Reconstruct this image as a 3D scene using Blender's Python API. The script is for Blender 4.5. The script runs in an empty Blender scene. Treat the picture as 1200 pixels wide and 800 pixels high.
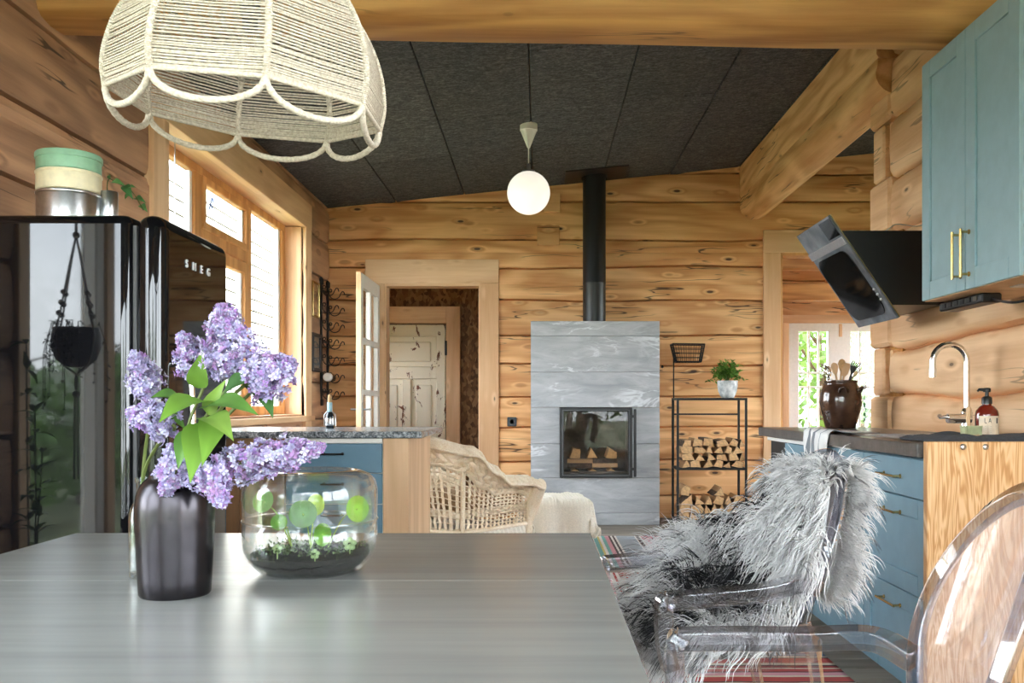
import bpy, math, random
from mathutils import Vector, Matrix, noise
R = math.radians
PI = math.pi
random.seed(7)
SC = bpy.context.scene
COL = SC.collection
F = 1070.0; CX = 632.0; HY = 474.0; EYE = 1.08     # focal length in px, principal point, eye level


def P(x, y, Y):
    """point at depth Y seen at photo pixel (x, y): used to take real sizes off the photograph"""
    return Vector(((x - CX) * Y / F, Y, EYE + (HY - y) * Y / F))


def lin(r, g, b):
    def f(c):
        c /= 255.0
        return c / 12.92 if c <= 0.04045 else ((c + 0.055) / 1.055) ** 2.4
    return (f(r), f(g), f(b), 1.0)


# ------------------------------------------------------------------ objects
def W(o):
    m = o.matrix_basis.copy()
    p = o.parent
    while p:
        m = p.matrix_basis @ m
        p = p.parent
    return m


def tag(o, label=None, cat=None, group=None, kind=None):
    if label:
        o['label'] = label
    if cat:
        o['category'] = cat
    if group:
        o['group'] = group
    if kind:
        o['kind'] = kind
    return o


def thing(name, label, cat, loc=(0, 0, 0), rz=0, group=None):
    o = bpy.data.objects.new(name, None)
    o.empty_display_size = 0.05
    COL.objects.link(o)
    o.location = loc
    o.rotation_euler = (0, 0, rz)
    return tag(o, label, cat, group)


def copy_tree(o, parent=None):
    c = o.copy()
    COL.objects.link(c)
    if parent:
        c.parent = parent
    for ch in list(o.children):
        copy_tree(ch, c)
    return c


class MB:
    def __init__(s):
        s.v = []; s.f = []; s.mi = []; s.tn = []; s.col = []
        s.M = None; s.m = 0; s.t = None; s.vc = None

    def _tone(s):
        return s.t if s.t is not None else (random.random(), random.random(), random.random())

    def add(s, vs, fs, cols=None):
        b = len(s.v)
        if s.M is not None:
            vs = [s.M @ Vector(p) for p in vs]
        s.v.extend([tuple(p) for p in vs])
        if s.vc is not None or cols is not None:
            s.col.extend(cols if cols is not None else [s.vc] * len(vs))
        t = s._tone()
        for f in fs:
            s.f.append(tuple(i + b for i in f)); s.mi.append(s.m); s.tn.append(t)
        return s

    def box(s, x0, x1, y0, y1, z0, z1, b=0.004):
        if x0 > x1: x0, x1 = x1, x0
        if y0 > y1: y0, y1 = y1, y0
        if z0 > z1: z0, z1 = z1, z0
        b = min(b, .45 * (x1 - x0), .45 * (y1 - y0), .45 * (z1 - z0))
        xs = (x0, x1); ys = (y0, y1); zs = (z0, z1)
        if b <= 0:
            vs = [(x, y, z) for x in xs for y in ys for z in zs]
            fs = [(0, 1, 3, 2), (4, 6, 7, 5), (0, 4, 5, 1), (2, 3, 7, 6), (0, 2, 6, 4), (1, 5, 7, 3)]
            return s.add(vs, fs)
        vs = []; idx = {}
        for i in (0, 1):
            for j in (0, 1):
                for k in (0, 1):
                    c = [xs[i], ys[j], zs[k]]
                    d = [b if i == 0 else -b, b if j == 0 else -b, b if k == 0 else -b]
                    for a in range(3):
                        p = [c[q] + (d[q] if q != a else 0) for q in range(3)]
                        idx[(i, j, k, a)] = len(vs); vs.append(p)
        I = idx
        fs = []
        for i in (0, 1):
            q = [I[(i, 0, 0, 0)], I[(i, 1, 0, 0)], I[(i, 1, 1, 0)], I[(i, 0, 1, 0)]]
            fs.append(q if i else q[::-1])
            q = [I[(0, i, 0, 1)], I[(0, i, 1, 1)], I[(1, i, 1, 1)], I[(1, i, 0, 1)]]
            fs.append(q if i else q[::-1])
            q = [I[(0, 0, i, 2)], I[(1, 0, i, 2)], I[(1, 1, i, 2)], I[(0, 1, i, 2)]]
            fs.append(q if i else q[::-1])
        def fx(q, out):
            a, bb, c = (Vector(vs[q[0]]), Vector(vs[q[1]]), Vector(vs[q[2]]))
            n = (bb - a).cross(c - a)
            return q if n.dot(out) > 0 else q[::-1]
        for i in (0, 1):
            for j in (0, 1):
                fs.append(fx([I[(i, j, 0, 0)], I[(i, j, 1, 0)], I[(i, j, 1, 1)], I[(i, j, 0, 1)]], Vector((2*i-1, 2*j-1, 0))))
                fs.append(fx([I[(i, 0, j, 0)], I[(i, 1, j, 0)], I[(i, 1, j, 2)], I[(i, 0, j, 2)]], Vector((2*i-1, 0, 2*j-1))))
                fs.append(fx([I[(0, i, j, 1)], I[(1, i, j, 1)], I[(1, i, j, 2)], I[(0, i, j, 2)]], Vector((0, 2*i-1, 2*j-1))))
                for k in (0, 1):
                    fs.append(fx([I[(i, j, k, 0)], I[(i, j, k, 1)], I[(i, j, k, 2)]], Vector((2*i-1, 2*j-1, 2*k-1))))
        return s.add(vs, fs)

    def tube(s, pts, r, n=8, closed=False, caps=True, flat=1.0, up=None):
        pts = [Vector(p) for p in pts]
        N = len(pts)
        rs = r if isinstance(r, (list, tuple)) else [r] * N
        tang = []
        for i in range(N):
            a = pts[(i - 1) % N] if (closed or i > 0) else pts[i]
            b = pts[(i + 1) % N] if (closed or i < N - 1) else pts[i]
            t = b - a
            tang.append(t.normalized() if t.length > 1e-9 else Vector((0, 0, 1)))
        if up is None:
            u = Vector((0, 0, 1)) if abs(tang[0].z) < .9 else Vector((1, 0, 0))
        else:
            u = Vector(up)
        vs = []
        nrm = (u - tang[0] * u.dot(tang[0])).normalized()
        for i in range(N):
            if up is not None:
                q = Vector(up)
                nn = q - tang[i] * q.dot(tang[i])
                if nn.length > 1e-4: nrm = nn.normalized()
            else:
                nn = nrm - tang[i] * nrm.dot(tang[i])
                if nn.length > 1e-6: nrm = nn.normalized()
            bi = tang[i].cross(nrm)
            for k in range(n):
                a = 2 * PI * k / n
                vs.append(pts[i] + nrm * (math.cos(a) * rs[i] * flat) + bi * (math.sin(a) * rs[i]))
        fs = []
        for i in range(N if closed else N - 1):
            j = (i + 1) % N
            for k in range(n):
                l = (k + 1) % n
                fs.append((i * n + k, i * n + l, j * n + l, j * n + k))
        if caps and not closed:
            fs.append(tuple(range(n))[::-1]); fs.append(tuple((N - 1) * n + k for k in range(n)))
        return s.add(vs, fs)

    def lathe(s, prof, c=(0, 0, 0), n=32, axis='Z', caps=True):
        vs = []; c = Vector(c)
        for r, z in prof:
            for k in range(n):
                a = 2 * PI * k / n
                x, y = r * math.cos(a), r * math.sin(a)
                p = (x, y, z) if axis == 'Z' else ((z, x, y) if axis == 'X' else (y, z, x))
                vs.append(c + Vector(p))
        fs = []
        for i in range(len(prof) - 1):
            for k in range(n):
                l = (k + 1) % n
                fs.append((i * n + k, i * n + l, (i + 1) * n + l, (i + 1) * n + k))
        if caps:
            if prof[0][0] > 1e-5: fs.append(tuple(range(n))[::-1])
            if prof[-1][0] > 1e-5: fs.append(tuple((len(prof) - 1) * n + k for k in range(n)))
        return s.add(vs, fs)

    def ball(s, c, r, n=16, m=10, sz=1.0):
        prof = [(max(r * math.sin(PI * i / m), 1e-6), -r * sz * math.cos(PI * i / m)) for i in range(m + 1)]
        return s.lathe(prof, c, n, caps=False)

    def grid(s, fn, nu, nv, cu=False, cv=False, flip=False):
        vs = [fn(i / (nu if cu else nu - 1), j / (nv if cv else nv - 1)) for j in range(nv) for i in range(nu)]
        fs = []
        for j in range(nv if cv else nv - 1):
            for i in range(nu if cu else nu - 1):
                a = j * nu + i; b = j * nu + (i + 1) % nu
                c = ((j + 1) % nv) * nu + (i + 1) % nu; d = ((j + 1) % nv) * nu + i
                fs.append((a, d, c, b) if flip else (a, b, c, d))
        return s.add(vs, fs)

    def prism(s, poly, y0, y1, side=None, end=None):
        """polygon in (x, z) pushed along y; side / end material slots"""
        n = len(poly)
        vs = [(p[0], y0, p[1]) for p in poly] + [(p[0], y1, p[1]) for p in poly]
        b = len(s.v)
        ar = sum(poly[i][0] * poly[(i+1) % n][1] - poly[(i+1) % n][0] * poly[i][1] for i in range(n))
        fl = ar < 0
        t = s.t; s.t = s._tone()
        m = s.m
        if end is not None: s.m = end
        e = [tuple(range(n)), tuple(range(2 * n - 1, n - 1, -1))]
        s.add(vs, [q[::-1] for q in e] if fl else e)
        b0 = len(s.v) - 2 * n
        for i in range(n):
            j = (i + 1) % n
            q = (b0 + i, b0 + n + i, b0 + n + j, b0 + j)
            s.f.append(q[::-1] if fl else q); s.tn.append(s.t)
            s.mi.append(m if side is None else (side[i] if isinstance(side, (list, tuple)) else side))
        s.m = m; s.t = t
        return s

    def build(s, name, mats, parent=None, smooth=None, world=True):
        me = bpy.data.meshes.new(name)
        vs = s.v
        if parent is not None and world:
            inv = W(parent).inverted()
            vs = [tuple(inv @ Vector(p)) for p in vs]
        me.from_pydata(vs, [], s.f)
        if not isinstance(mats, (list, tuple)): mats = [mats]
        for m in mats: me.materials.append(m)
        me.polygons.foreach_set('material_index', s.mi)
        at = me.attributes.new('tone', 'FLOAT_COLOR', 'FACE')
        buf = []
        for t in s.tn: buf.extend((t[0], t[1], t[2], 1.0))
        at.data.foreach_set('color', buf)
        if len(s.col) == len(s.v) and s.col:
            at = me.attributes.new('tint', 'FLOAT_COLOR', 'POINT')
            buf = []
            for t in s.col: buf.extend((t[0], t[1], t[2], 1.0))
            at.data.foreach_set('color', buf)
        if smooth is not None:
            me.polygons.foreach_set('use_smooth', [True] * len(s.f))
            if smooth < 179:
                me.set_sharp_from_angle(angle=R(smooth))
        me.update()
        o = bpy.data.objects.new(name, me)
        COL.objects.link(o)
        if parent is not None: o.parent = parent
        return o


def solid(o, th, off=0.0):
    m = o.modifiers.new('solid', 'SOLIDIFY'); m.thickness = th; m.offset = off
    return o


def subd(o, lv=1):
    m = o.modifiers.new('sub', 'SUBSURF'); m.levels = lv; m.render_levels = lv
    return o


def bev(o, w, seg=3, ang=40):
    m = o.modifiers.new('bev', 'BEVEL'); m.width = w; m.segments = seg; m.limit_method = 'ANGLE'; m.angle_limit = R(ang)
    return o


def catmull(pts, n=6, closed=False):
    pts = [Vector(p) for p in pts]; out = []; N = len(pts)
    for i in range(N if closed else N - 1):
        p1, p2 = pts[i], pts[(i + 1) % N]
        p0 = pts[(i - 1) % N] if (closed or i > 0) else p1 * 2 - p2
        p3 = pts[(i + 2) % N] if (closed or i + 2 < N) else p2 * 2 - p1
        for k in range(n):
            t = k / n
            out.append(.5 * ((2 * p1) + (p2 - p0) * t + (2 * p0 - 5 * p1 + 4 * p2 - p3) * t * t + (3 * p1 - p0 - 3 * p2 + p3) * t ** 3))
    if not closed: out.append(pts[-1])
    return out


def smf(p):
    t = max(0, min(1, p)); return t * t * (3 - 2 * t)


# ------------------------------------------------------------------ materials
class Mat:
    def __init__(s, name):
        s.m = bpy.data.materials.new(name); s.m.use_nodes = True
        s.t = s.m.node_tree; s.t.nodes.clear()
        s.o = s.t.nodes.new('ShaderNodeOutputMaterial')

    def n(s, typ, props=None, **inp):
        nd = s.t.nodes.new('ShaderNode' + typ)
        for k, v in (props or {}).items(): setattr(nd, k, v)
        for k, v in inp.items():
            key = int(k[1:]) if k[0] == '_' else k.replace('_', ' ')
            s.set(nd.inputs[key], v)
        return nd

    def set(s, sock, v):
        if isinstance(v, bpy.types.NodeSocket): s.t.links.new(v, sock)
        elif isinstance(v, bpy.types.Node): s.t.links.new(v.outputs[0], sock)
        else: sock.default_value = v

    def math(s, op, a, b=0.0, c=0.0, clamp=False):
        return s.n('Math', {'operation': op, 'use_clamp': clamp}, _0=a, _1=b, _2=c).outputs[0]

    def vm(s, op, a, b):
        return s.n('VectorMath', {'operation': op}, _0=a, _1=b).outputs[0]

    def mix(s, f, a, b, blend='MIX'):
        nd = s.t.nodes.new('ShaderNodeMix'); nd.data_type = 'RGBA'; nd.blend_type = blend
        s.set(nd.inputs[0], f); s.set(nd.inputs[6], a); s.set(nd.inputs[7], b)
        return nd.outputs[2]

    def ramp(s, f, stops, interp='LINEAR'):
        nd = s.t.nodes.new('ShaderNodeValToRGB'); r = nd.color_ramp; r.interpolation = interp
        while len(r.elements) < len(stops): r.elements.new(.5)
        for e, (p, c) in zip(r.elements, stops):
            e.position = p; e.color = c if len(c) == 4 else (*c, 1)
        s.set(nd.inputs[0], f)
        return nd.outputs[0]

    def sm(s, x, lo, hi):
        nd = s.t.nodes.new('ShaderNodeMapRange'); nd.interpolation_type = 'SMOOTHSTEP'
        s.set(nd.inputs[0], x); nd.inputs[1].default_value = lo; nd.inputs[2].default_value = hi
        return nd.outputs[0]

    def co(s, scale=(1, 1, 1), kind='Object'):
        tc = s.n('TexCoord')
        return s.vm('MULTIPLY', tc.outputs[kind], scale)

    def noise(s, v, scale=1.0, detail=3.0, rough=.55, dist=0.0):
        nd = s.n('TexNoise', None, Vector=v, Scale=scale, Detail=detail, Roughness=rough, Distortion=dist)
        return nd.outputs[0]

    def bump(s, h, strength=.3, dist=.01):
        return s.n('Bump', None, Height=h, Strength=strength, Distance=dist).outputs[0]

    def pbr(s, **inp):
        nd = s.n('BsdfPrincipled', None, **inp)
        s.t.links.new(nd.outputs[0], s.o.inputs[0])
        return s.m


def plain(name, col, rough=.5, metal=0.0, nz=.06, ns=30, bump=0.0, **kw):
    k = Mat(name)
    v = k.noise(k.co(), ns, 4)
    c2 = tuple(min(1, x * (1 + nz * 2)) for x in col[:3]) + (1,)
    c1 = tuple(x * (1 - nz * 2) for x in col[:3]) + (1,)
    c = k.ramp(v, [(.3, c1), (.7, c2)])
    d = dict(Base_Color=c, Roughness=rough, Metallic=metal)
    if bump: d['Normal'] = k.bump(v, bump, .004)
    d.update(kw)
    return k.pbr(**d)


def wood(name, dark, light, axis, grain=1.0, knots=1.0, cracks=1.0, tone=.35, rough=.6, ring=60, knotsize=1.0, bump=.25, streak=.5):
    k = Mat(name)
    tc = k.n('TexCoord').outputs['Object']
    at = k.n('Attribute', {'attribute_name': 'tone'}).outputs['Color']
    sep = k.n('SeparateColor', None, Color=at)
    off = k.n('CombineXYZ', None, X=k.math('MULTIPLY', sep.outputs[1], 31.0), Y=k.math('MULTIPLY', sep.outputs[2], 23.0), Z=k.math('MULTIPLY', sep.outputs[0], 17.0)).outputs[0]
    v = k.vm('ADD', tc, off)
    ai = 'XYZ'.index(axis)
    def sc(al, cr):
        return tuple((al if i == ai else cr) * grain for i in range(3))
    n1 = k.noise(k.vm('MULTIPLY', v, sc(1.6, 34)), 1, 5, .65, .6)
    n0 = k.noise(k.vm('MULTIPLY', v, sc(.5, 3.2)), 1, 2, .5, .3)
    vor = k.n('TexVoronoi', None, Vector=k.vm('MULTIPLY', v, sc(2.6, 7.0)), Scale=1.0, Randomness=1.0).outputs['Distance']
    kn = k.sm(vor, .30, .05)
    rg = k.math('ADD', k.math('MULTIPLY', n0, ring), k.math('MULTIPLY', kn, 6.0 * min(1.0, knots * 1.0) ** 2))
    rg = k.math('MULTIPLY_ADD', k.math('SINE', rg), .5, .5)
    f = k.math('ADD', k.math('MULTIPLY', n1, streak), k.math('MULTIPLY', rg, .32))
    mid = tuple((a + b) / 2 for a, b in zip(dark, light))
    c = k.ramp(f, [(.12, dark), (.38, mid), (.62, light), (1.0, tuple(min(1, x * 1.08) for x in light[:3]) + (1,))])
    big = k.noise(k.vm('MULTIPLY', v, sc(.9, 2.2)), 1, 3)
    c = k.mix(k.math('MULTIPLY', k.sm(big, .5, .75), .35), c, dark)
    if knots:
        c = k.mix(k.math('MULTIPLY', k.sm(vor, .17 * knotsize, .07 * knotsize), .4 * knots), c, tuple(x * .5 for x in dark[:3]) + (1,))
        c = k.mix(k.math('MULTIPLY', k.sm(vor, .085 * knotsize, .055 * knotsize), .9 * knots), c, lin(58, 36, 24))
    if cracks:
        n3 = k.noise(k.vm('MULTIPLY', v, sc(.55, 6.5)), 1, 3, .6)
        ab = k.math('ABSOLUTE', k.math('SUBTRACT', n3, .5))
        mk = k.sm(k.noise(k.vm('MULTIPLY', v, sc(.8, 2.0)), 1.3, 2), .52, .6)
        cr = k.math('MULTIPLY', k.sm(ab, .011, .003), mk)
        c = k.mix(k.math('MULTIPLY', cr, .85 * cracks), c, lin(52, 33, 20))
    tv = k.math('MULTIPLY_ADD', sep.outputs[0], tone, 1 - tone * .5)
    c = k.mix(1.0, c, k.n('CombineColor', None, Red=tv, Green=tv, Blue=tv).outputs[0], 'MULTIPLY')
    return k.pbr(Base_Color=c, Roughness=rough, Normal=k.bump(n1, bump, .004))


def thin_glass(name, tint=(.97, .98, .98, 1), refl=1.0, rough=.01):
    k = Mat(name)
    fr = k.n('Fresnel', None, IOR=1.5).outputs[0]
    fr = k.math('MULTIPLY', fr, k.math('SUBTRACT', 1.0, k.n('NewGeometry').outputs['Backfacing']))
    tr = k.n('BsdfTransparent', None, Color=tint)
    gl = k.n('BsdfGlossy', None, Color=(1, 1, 1, 1), Roughness=rough)
    mx = k.n('MixShader', None, _0=k.math('MULTIPLY', fr, refl), _1=tr.outputs[0], _2=gl.outputs[0])
    k.t.links.new(mx.outputs[0], k.o.inputs[0])
    return k.m


def jar_glass(name, tint=(.96, .98, .97, 1), body=.25, ior=1.47):
    """clear glass: mostly let through, bent towards the rim of the form"""
    k = Mat(name)
    lw = k.n('LayerWeight', None, Blend=.35).outputs['Facing']
    fr = k.math('MULTIPLY', k.n('Fresnel', None, IOR=1.5).outputs[0], k.math('SUBTRACT', 1.0, k.n('NewGeometry').outputs['Backfacing']))
    fr = k.math('MULTIPLY', fr, k.math('SUBTRACT', 1.0, k.n('NewGeometry').outputs['Backfacing']))
    tr = k.n('BsdfTransparent', None, Color=tint)
    gs = k.n('BsdfGlass', None, Color=tint, Roughness=0.0, IOR=ior)
    gl = k.n('BsdfGlossy', None, Color=(1, 1, 1, 1), Roughness=.02)
    a = k.n('MixShader', None, _0=k.math('MULTIPLY', lw, body, clamp=True), _1=tr.outputs[0], _2=gs.outputs[0])
    b = k.n('MixShader', None, _0=k.math('MULTIPLY', fr, 1.1, clamp=True), _1=a.outputs[0], _2=gl.outputs[0])
    k.t.links.new(b.outputs[0], k.o.inputs[0])
    return k.m


def tinted(name, rough=.6, trans=0.0, sheen=0.0, spec=.3):
    k = Mat(name)
    c = k.n('Attribute', {'attribute_name': 'tint'}).outputs['Color']
    v = k.noise(k.co(), 60, 2)
    c = k.mix(k.math('MULTIPLY', v, .25), c, (.9, .9, .9, 1), 'MULTIPLY')
    if trans:
        p = k.n('BsdfPrincipled', None, Base_Color=c, Roughness=rough)
        p.inputs['Specular IOR Level'].default_value = spec
        t = k.n('BsdfTranslucent', None, Color=c)
        mx = k.n('MixShader', None, _0=trans, _1=p.outputs[0], _2=t.outputs[0])
        k.t.links.new(mx.outputs[0], k.o.inputs[0])
        return k.m
    m = k.pbr(Base_Color=c, Roughness=rough)
    return m


MT = {}
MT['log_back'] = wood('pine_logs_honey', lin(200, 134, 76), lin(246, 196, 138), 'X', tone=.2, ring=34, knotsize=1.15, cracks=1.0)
MT['log_left'] = wood('pine_logs_shaded', lin(142, 104, 78), lin(206, 160, 122), 'Y', tone=.26, ring=30, cracks=1.0)  # pine darkened and greyed, the left wall's shade is in the colour
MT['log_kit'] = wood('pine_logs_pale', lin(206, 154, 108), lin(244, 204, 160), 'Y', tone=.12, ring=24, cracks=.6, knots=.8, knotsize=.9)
MT['log_end'] = wood('pine_end_grain', lin(150, 98, 40), lin(205, 150, 76), 'Z', tone=.2, ring=30, cracks=.6, knots=0)
MT['beam_x'] = wood('pine_beam_across', lin(176, 118, 60), lin(232, 178, 108), 'X', tone=.1, ring=46, knots=.3, cracks=.6)
MT['beam_y'] = wood('pine_beam_lengthwise', lin(196, 140, 84), lin(240, 198, 142), 'Y', tone=.1, ring=40, knots=.4, cracks=.8)
MT['trim_z'] = wood('pine_casing_upright', lin(210, 160, 114), lin(242, 204, 160), 'Z', tone=.08, ring=15, knots=.7, cracks=0, knotsize=.7)
MT['trim_x'] = wood('pine_casing_flat_x', lin(210, 160, 114), lin(242, 204, 160), 'X', tone=.08, ring=15, knots=.7, cracks=0, knotsize=.7)
MT['trim_y'] = wood('pine_casing_flat_y', lin(210, 160, 114), lin(242, 204, 160), 'Y', tone=.08, ring=15, knots=.7, cracks=0, knotsize=.7)
MT['sash'] = wood('oiled_pine_sash', lin(190, 130, 70), lin(228, 172, 108), 'Z', tone=.1, ring=26, knots=.2, cracks=0)
MT['birch'] = wood('birch_panel', lin(200, 160, 120), lin(226, 190, 150), 'Z', tone=.06, ring=22, knots=0, cracks=0)
MT['floor'] = wood('grey_oiled_boards', lin(104, 92, 80), lin(158, 146, 132), 'X', tone=.3, ring=26, knots=.5, cracks=.3, rough=.5)
MT['bark'] = plain('bark', lin(84, 66, 52), .9, nz=.3, ns=40, bump=.6)
MT['logface'] = wood('split_birch_face', lin(150, 110, 72), lin(206, 168, 122), 'Y', tone=.4, ring=20, knots=0, cracks=.3)
MT['logend'] = plain('split_birch_end', lin(206, 166, 118), .85, nz=.12, ns=40, bump=.3)
MT['black_metal'] = plain('black_powder_coat', lin(18, 18, 20), .45, 0.0, nz=.1)
MT['iron'] = plain('wrought_iron', lin(22, 21, 22), .55, .3, nz=.15, ns=60, bump=.2)
MT['white_paint'] = plain('white_paint', lin(238, 234, 226), .4, nz=.02)
MT['white_plastic'] = plain('white_plastic', lin(236, 236, 232), .3, nz=.01)
MT['chrome'] = plain('chrome', (.82, .83, .84, 1), .08, 1.0, nz=.01)
MT['steel'] = plain('brushed_steel', (.6, .61, .62, 1), .28, 1.0, nz=.05, ns=80)
MT['brass'] = plain('brushed_brass', lin(196, 170, 112), .25, 1.0, nz=.04)
MT['gloss_black'] = plain('gloss_black_enamel', (.004, .004, .005, 1), .03, 0.0, nz=.02, Specular_IOR_Level=.42)
MT['blue_low'] = plain('dusty_blue_paint', lin(112, 146, 162), .42, nz=.03, ns=14)
MT['blue_isl'] = plain('deep_dusty_blue_paint', lin(92, 128, 148), .42, nz=.03, ns=14)
MT['pane'] = thin_glass('window_glass')
MT['leaf'] = tinted('leaf_green', .45, .3)
MT['petal'] = tinted('lilac_petals', .6, .25)
MT['soil'] = plain('dark_soil', lin(22, 17, 14), .95, nz=.4, ns=90, bump=1.0)
# ================================================================== THE SETTING
XL, XR, YB = -2.0, 2.0, 8.65          # left wall, kitchen wall, back wall
def zc(x): return 2.94 + (x + 2.0) * 0.1      # underside of the sloping ceiling


def structure(o, label=None):
    o['kind'] = 'structure'
    if label: o['label'] = label
    return o


def log_wall(name, axis, plane, rng, zs, holes, mat, face, thick=.16, wob=.012, bulge=.014, seed=0.0, parent=None, gap=.010):
    mb = MB()
    st = .14
    def wz(i, a):
        return zs[i] + (wob * noise.noise(Vector((a * .9, i * 7.3 + seed, 0))) + .35 * wob * noise.noise(Vector((a * 3.1, i * 3.3 + seed, 5.0))) if 0 < i < len(zs) - 1 else 0)
    for i in range(len(zs) - 1):
        z0, z1 = zs[i], zs[i + 1]
        cuts = sorted({z0, z1} | {h[k] for h in holes for k in (2, 3) if z0 < h[k] < z1})
        tone = (random.random(), random.random(), random.random())
        for c0, c1 in zip(cuts[:-1], cuts[1:]):
            iv = [rng]
            for h in holes:
                if h[2] < c1 - 1e-6 and h[3] > c0 + 1e-6:
                    nv = []
                    for a, b in iv:
                        if h[1] <= a or h[0] >= b: nv.append((a, b)); continue
                        if h[0] > a: nv.append((a, h[0]))
                        if h[1] < b: nv.append((h[1], b))
                    iv = nv
            for a, b in iv:
                n = max(2, int((b - a) / st) + 1)
                vs = []
                for k in range(n):
                    t = a + (b - a) * k / (n - 1)
                    lo = wz(i, t) if c0 == z0 else c0
                    hi = wz(i + 1, t) if c1 == z1 else c1
                    mid = (lo + hi) / 2
                    bu = bulge * (.6 + .8 * noise.noise(Vector((t * .8, i * 5.1 + seed, 9))))
                    sec = [(-thick, lo)]
                    if c0 == z0: sec += [(-.05, lo), (-.032, lo + gap * .5), (-.006, lo + gap), (bu * .6, lo + .045)]
                    else: sec += [(bu * .7, lo), (bu * .8, lo + .002), (bu * .9, lo + .003), (bu, lo + .004)]
                    sec += [(bu, mid)]
                    if c1 == z1: sec += [(bu * .6, hi - .045), (-.006, hi - gap), (-.032, hi - gap * .5), (-.05, hi)]
                    else: sec += [(bu, hi - .004), (bu * .9, hi - .003), (bu * .8, hi - .002), (bu * .7, hi)]
                    sec += [(-thick, hi)]
                    for d, z in sec:
                        q = plane + face * d
                        vs.append((t, q, z) if axis == 'X' else (q, t, z))
                m = len(vs) // n
                fs = []
                fl = (face < 0) if axis == 'X' else (face > 0)
                for k in range(n - 1):
                    for j in range(m):
                        l = (j + 1) % m
                        q = (k * m + j, (k + 1) * m + j, (k + 1) * m + l, k * m + l)
                        fs.append(q if fl else q[::-1])
                e0 = tuple(range(m)); e1 = tuple((n - 1) * m + j for j in range(m))
                fs.append(e0 if fl else e0[::-1]); fs.append(e1[::-1] if fl else e1)
                mb.t = tone
                mb.add(vs, fs)
    mb.t = None
    o = mb.build(name, mat, parent, smooth=50)
    return structure(o)


def shell(name, x0, x1, y0, y1, z0, z1, mat):
    mb = MB(); mb.box(x0, x1, y0, y1, z0, z1, 0)
    return structure(mb.build(name, mat))


plasterless = plain('rough_dark_boards', lin(120, 96, 74), .8)

# floor: boards running across
mb = MB()
y = -2.7
rr = random.Random(3)
while y < 8.8:
    x = -2.4 - rr.random() * 1.5
    while x < 5.2:
        L = 2.6 + rr.random() * 1.4
        mb.box(x, min(x + L, 5.3) - .002, y, y + .138, -.05, 0, .002)
        x += L
    y += .14
structure(mb.build('floor', MT['floor']))
shell('floor_foundation', -2.6, 5.6, -2.8, 12.0, -.15, -.045, plasterless)

# ceiling: black wood wool boards
k = Mat('black_wood_wool')
v = k.co()
n1 = k.noise(k.vm('MULTIPLY', v, (16, 36, 24)), 1, 4, .7, 1.2)
n2 = k.noise(v, 1.2, 2)
n3 = k.noise(v, 55, 3, .7)
at = k.n('SeparateColor', None, Color=k.n('Attribute', {'attribute_name': 'tone'}).outputs['Color'])
f = k.math('ADD', k.math('MULTIPLY', n1, .6), k.math('MULTIPLY', n3, .4))
c = k.ramp(f, [(.34, lin(28, 29, 32)), (.5, lin(74, 76, 80)), (.68, lin(126, 128, 132))])
tv = k.math('MULTIPLY_ADD', at.outputs[0], .25, .85)
c = k.mix(1.0, c, k.n('CombineColor', None, Red=tv, Green=tv, Blue=tv).outputs[0], 'MULTIPLY')
MT['ceiling'] = k.pbr(Base_Color=c, Roughness=.9, Normal=k.bump(f, .9, .016))
mb = MB()
xs = [-2.66 + .65 * i for i in range(13)]
for i in range(len(xs) - 1):
    y = -2.7 - (i % 2) * .9
    while y < 12.0:
        a, b = xs[i] + .003, xs[i + 1] - .003
        y0, y1 = y + .002, y + 1.998
        y1 = min(y1, 12.1)
        g = .006
        vs = [(a, y0, zc(a) + g), (b, y0, zc(b) + g), (b, y1, zc(b) + g), (a, y1, zc(a) + g)]
        inn = [(a + g, y0 + g, zc(a)), (b - g, y0 + g, zc(b)), (b - g, y1 - g, zc(b)), (a + g, y1 - g, zc(a))]
        top = [(p[0], p[1], p[2] + .05) for p in vs]
        mb.add(inn + vs + top, [(0, 3, 2, 1)] + [(q, (q + 1) % 4, 4 + (q + 1) % 4, 4 + q) for q in range(4)] + [(4 + q, 4 + (q + 1) % 4, 8 + (q + 1) % 4, 8 + q) for q in range(4)] + [(8, 9, 10, 11)])
        y += 2.0
structure(mb.build('ceiling', MT['ceiling']))
mb = MB()
mb.add([(-2.7, -2.9, zc(-2.7) + .05), (5.7, -2.9, zc(5.7) + .05), (5.7, 12.2, zc(5.7) + .05), (-2.7, 12.2, zc(-2.7) + .05),
        (-2.7, -2.9, zc(-2.7) + .25), (5.7, -2.9, zc(5.7) + .25), (5.7, 12.2, zc(5.7) + .25), (-2.7, 12.2, zc(-2.7) + .25)],
       [(0, 3, 2, 1), (4, 5, 6, 7), (0, 1, 5, 4), (1, 2, 6, 5), (2, 3, 7, 6), (3, 0, 4, 7)])
structure(mb.build('roof', plasterless))  # unseen slab added over the ceiling to block light

# back wall with the two door openings
ZB = [0, .22, .55, .87, 1.15, 1.46, 1.73, 2.07, 2.38, 2.64, 3.0, 3.27, 3.75]
log_wall('wall_back', 'X', YB, (-2.15, 4.7), ZB, [(-1.46, -.56, 0, 2.215), (2.28, 3.55, 0, 2.52)], MT['log_back'], -1, wob=.02, seed=2.0)
# square wooden plugs let into the back wall
for (a, b, y0, y1) in ((637, 656.5, 227, 249), (629.5, 655.5, 265, 287.5)):
    p0, p1 = P(a, y1, YB), P(b, y0, YB)
    mb = MB(); mb.box(p0.x, p1.x, YB - .03, YB + .02, p0.z, p1.z, .004)
    structure(mb.build('trim_plug', MT['log_back']))

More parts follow.
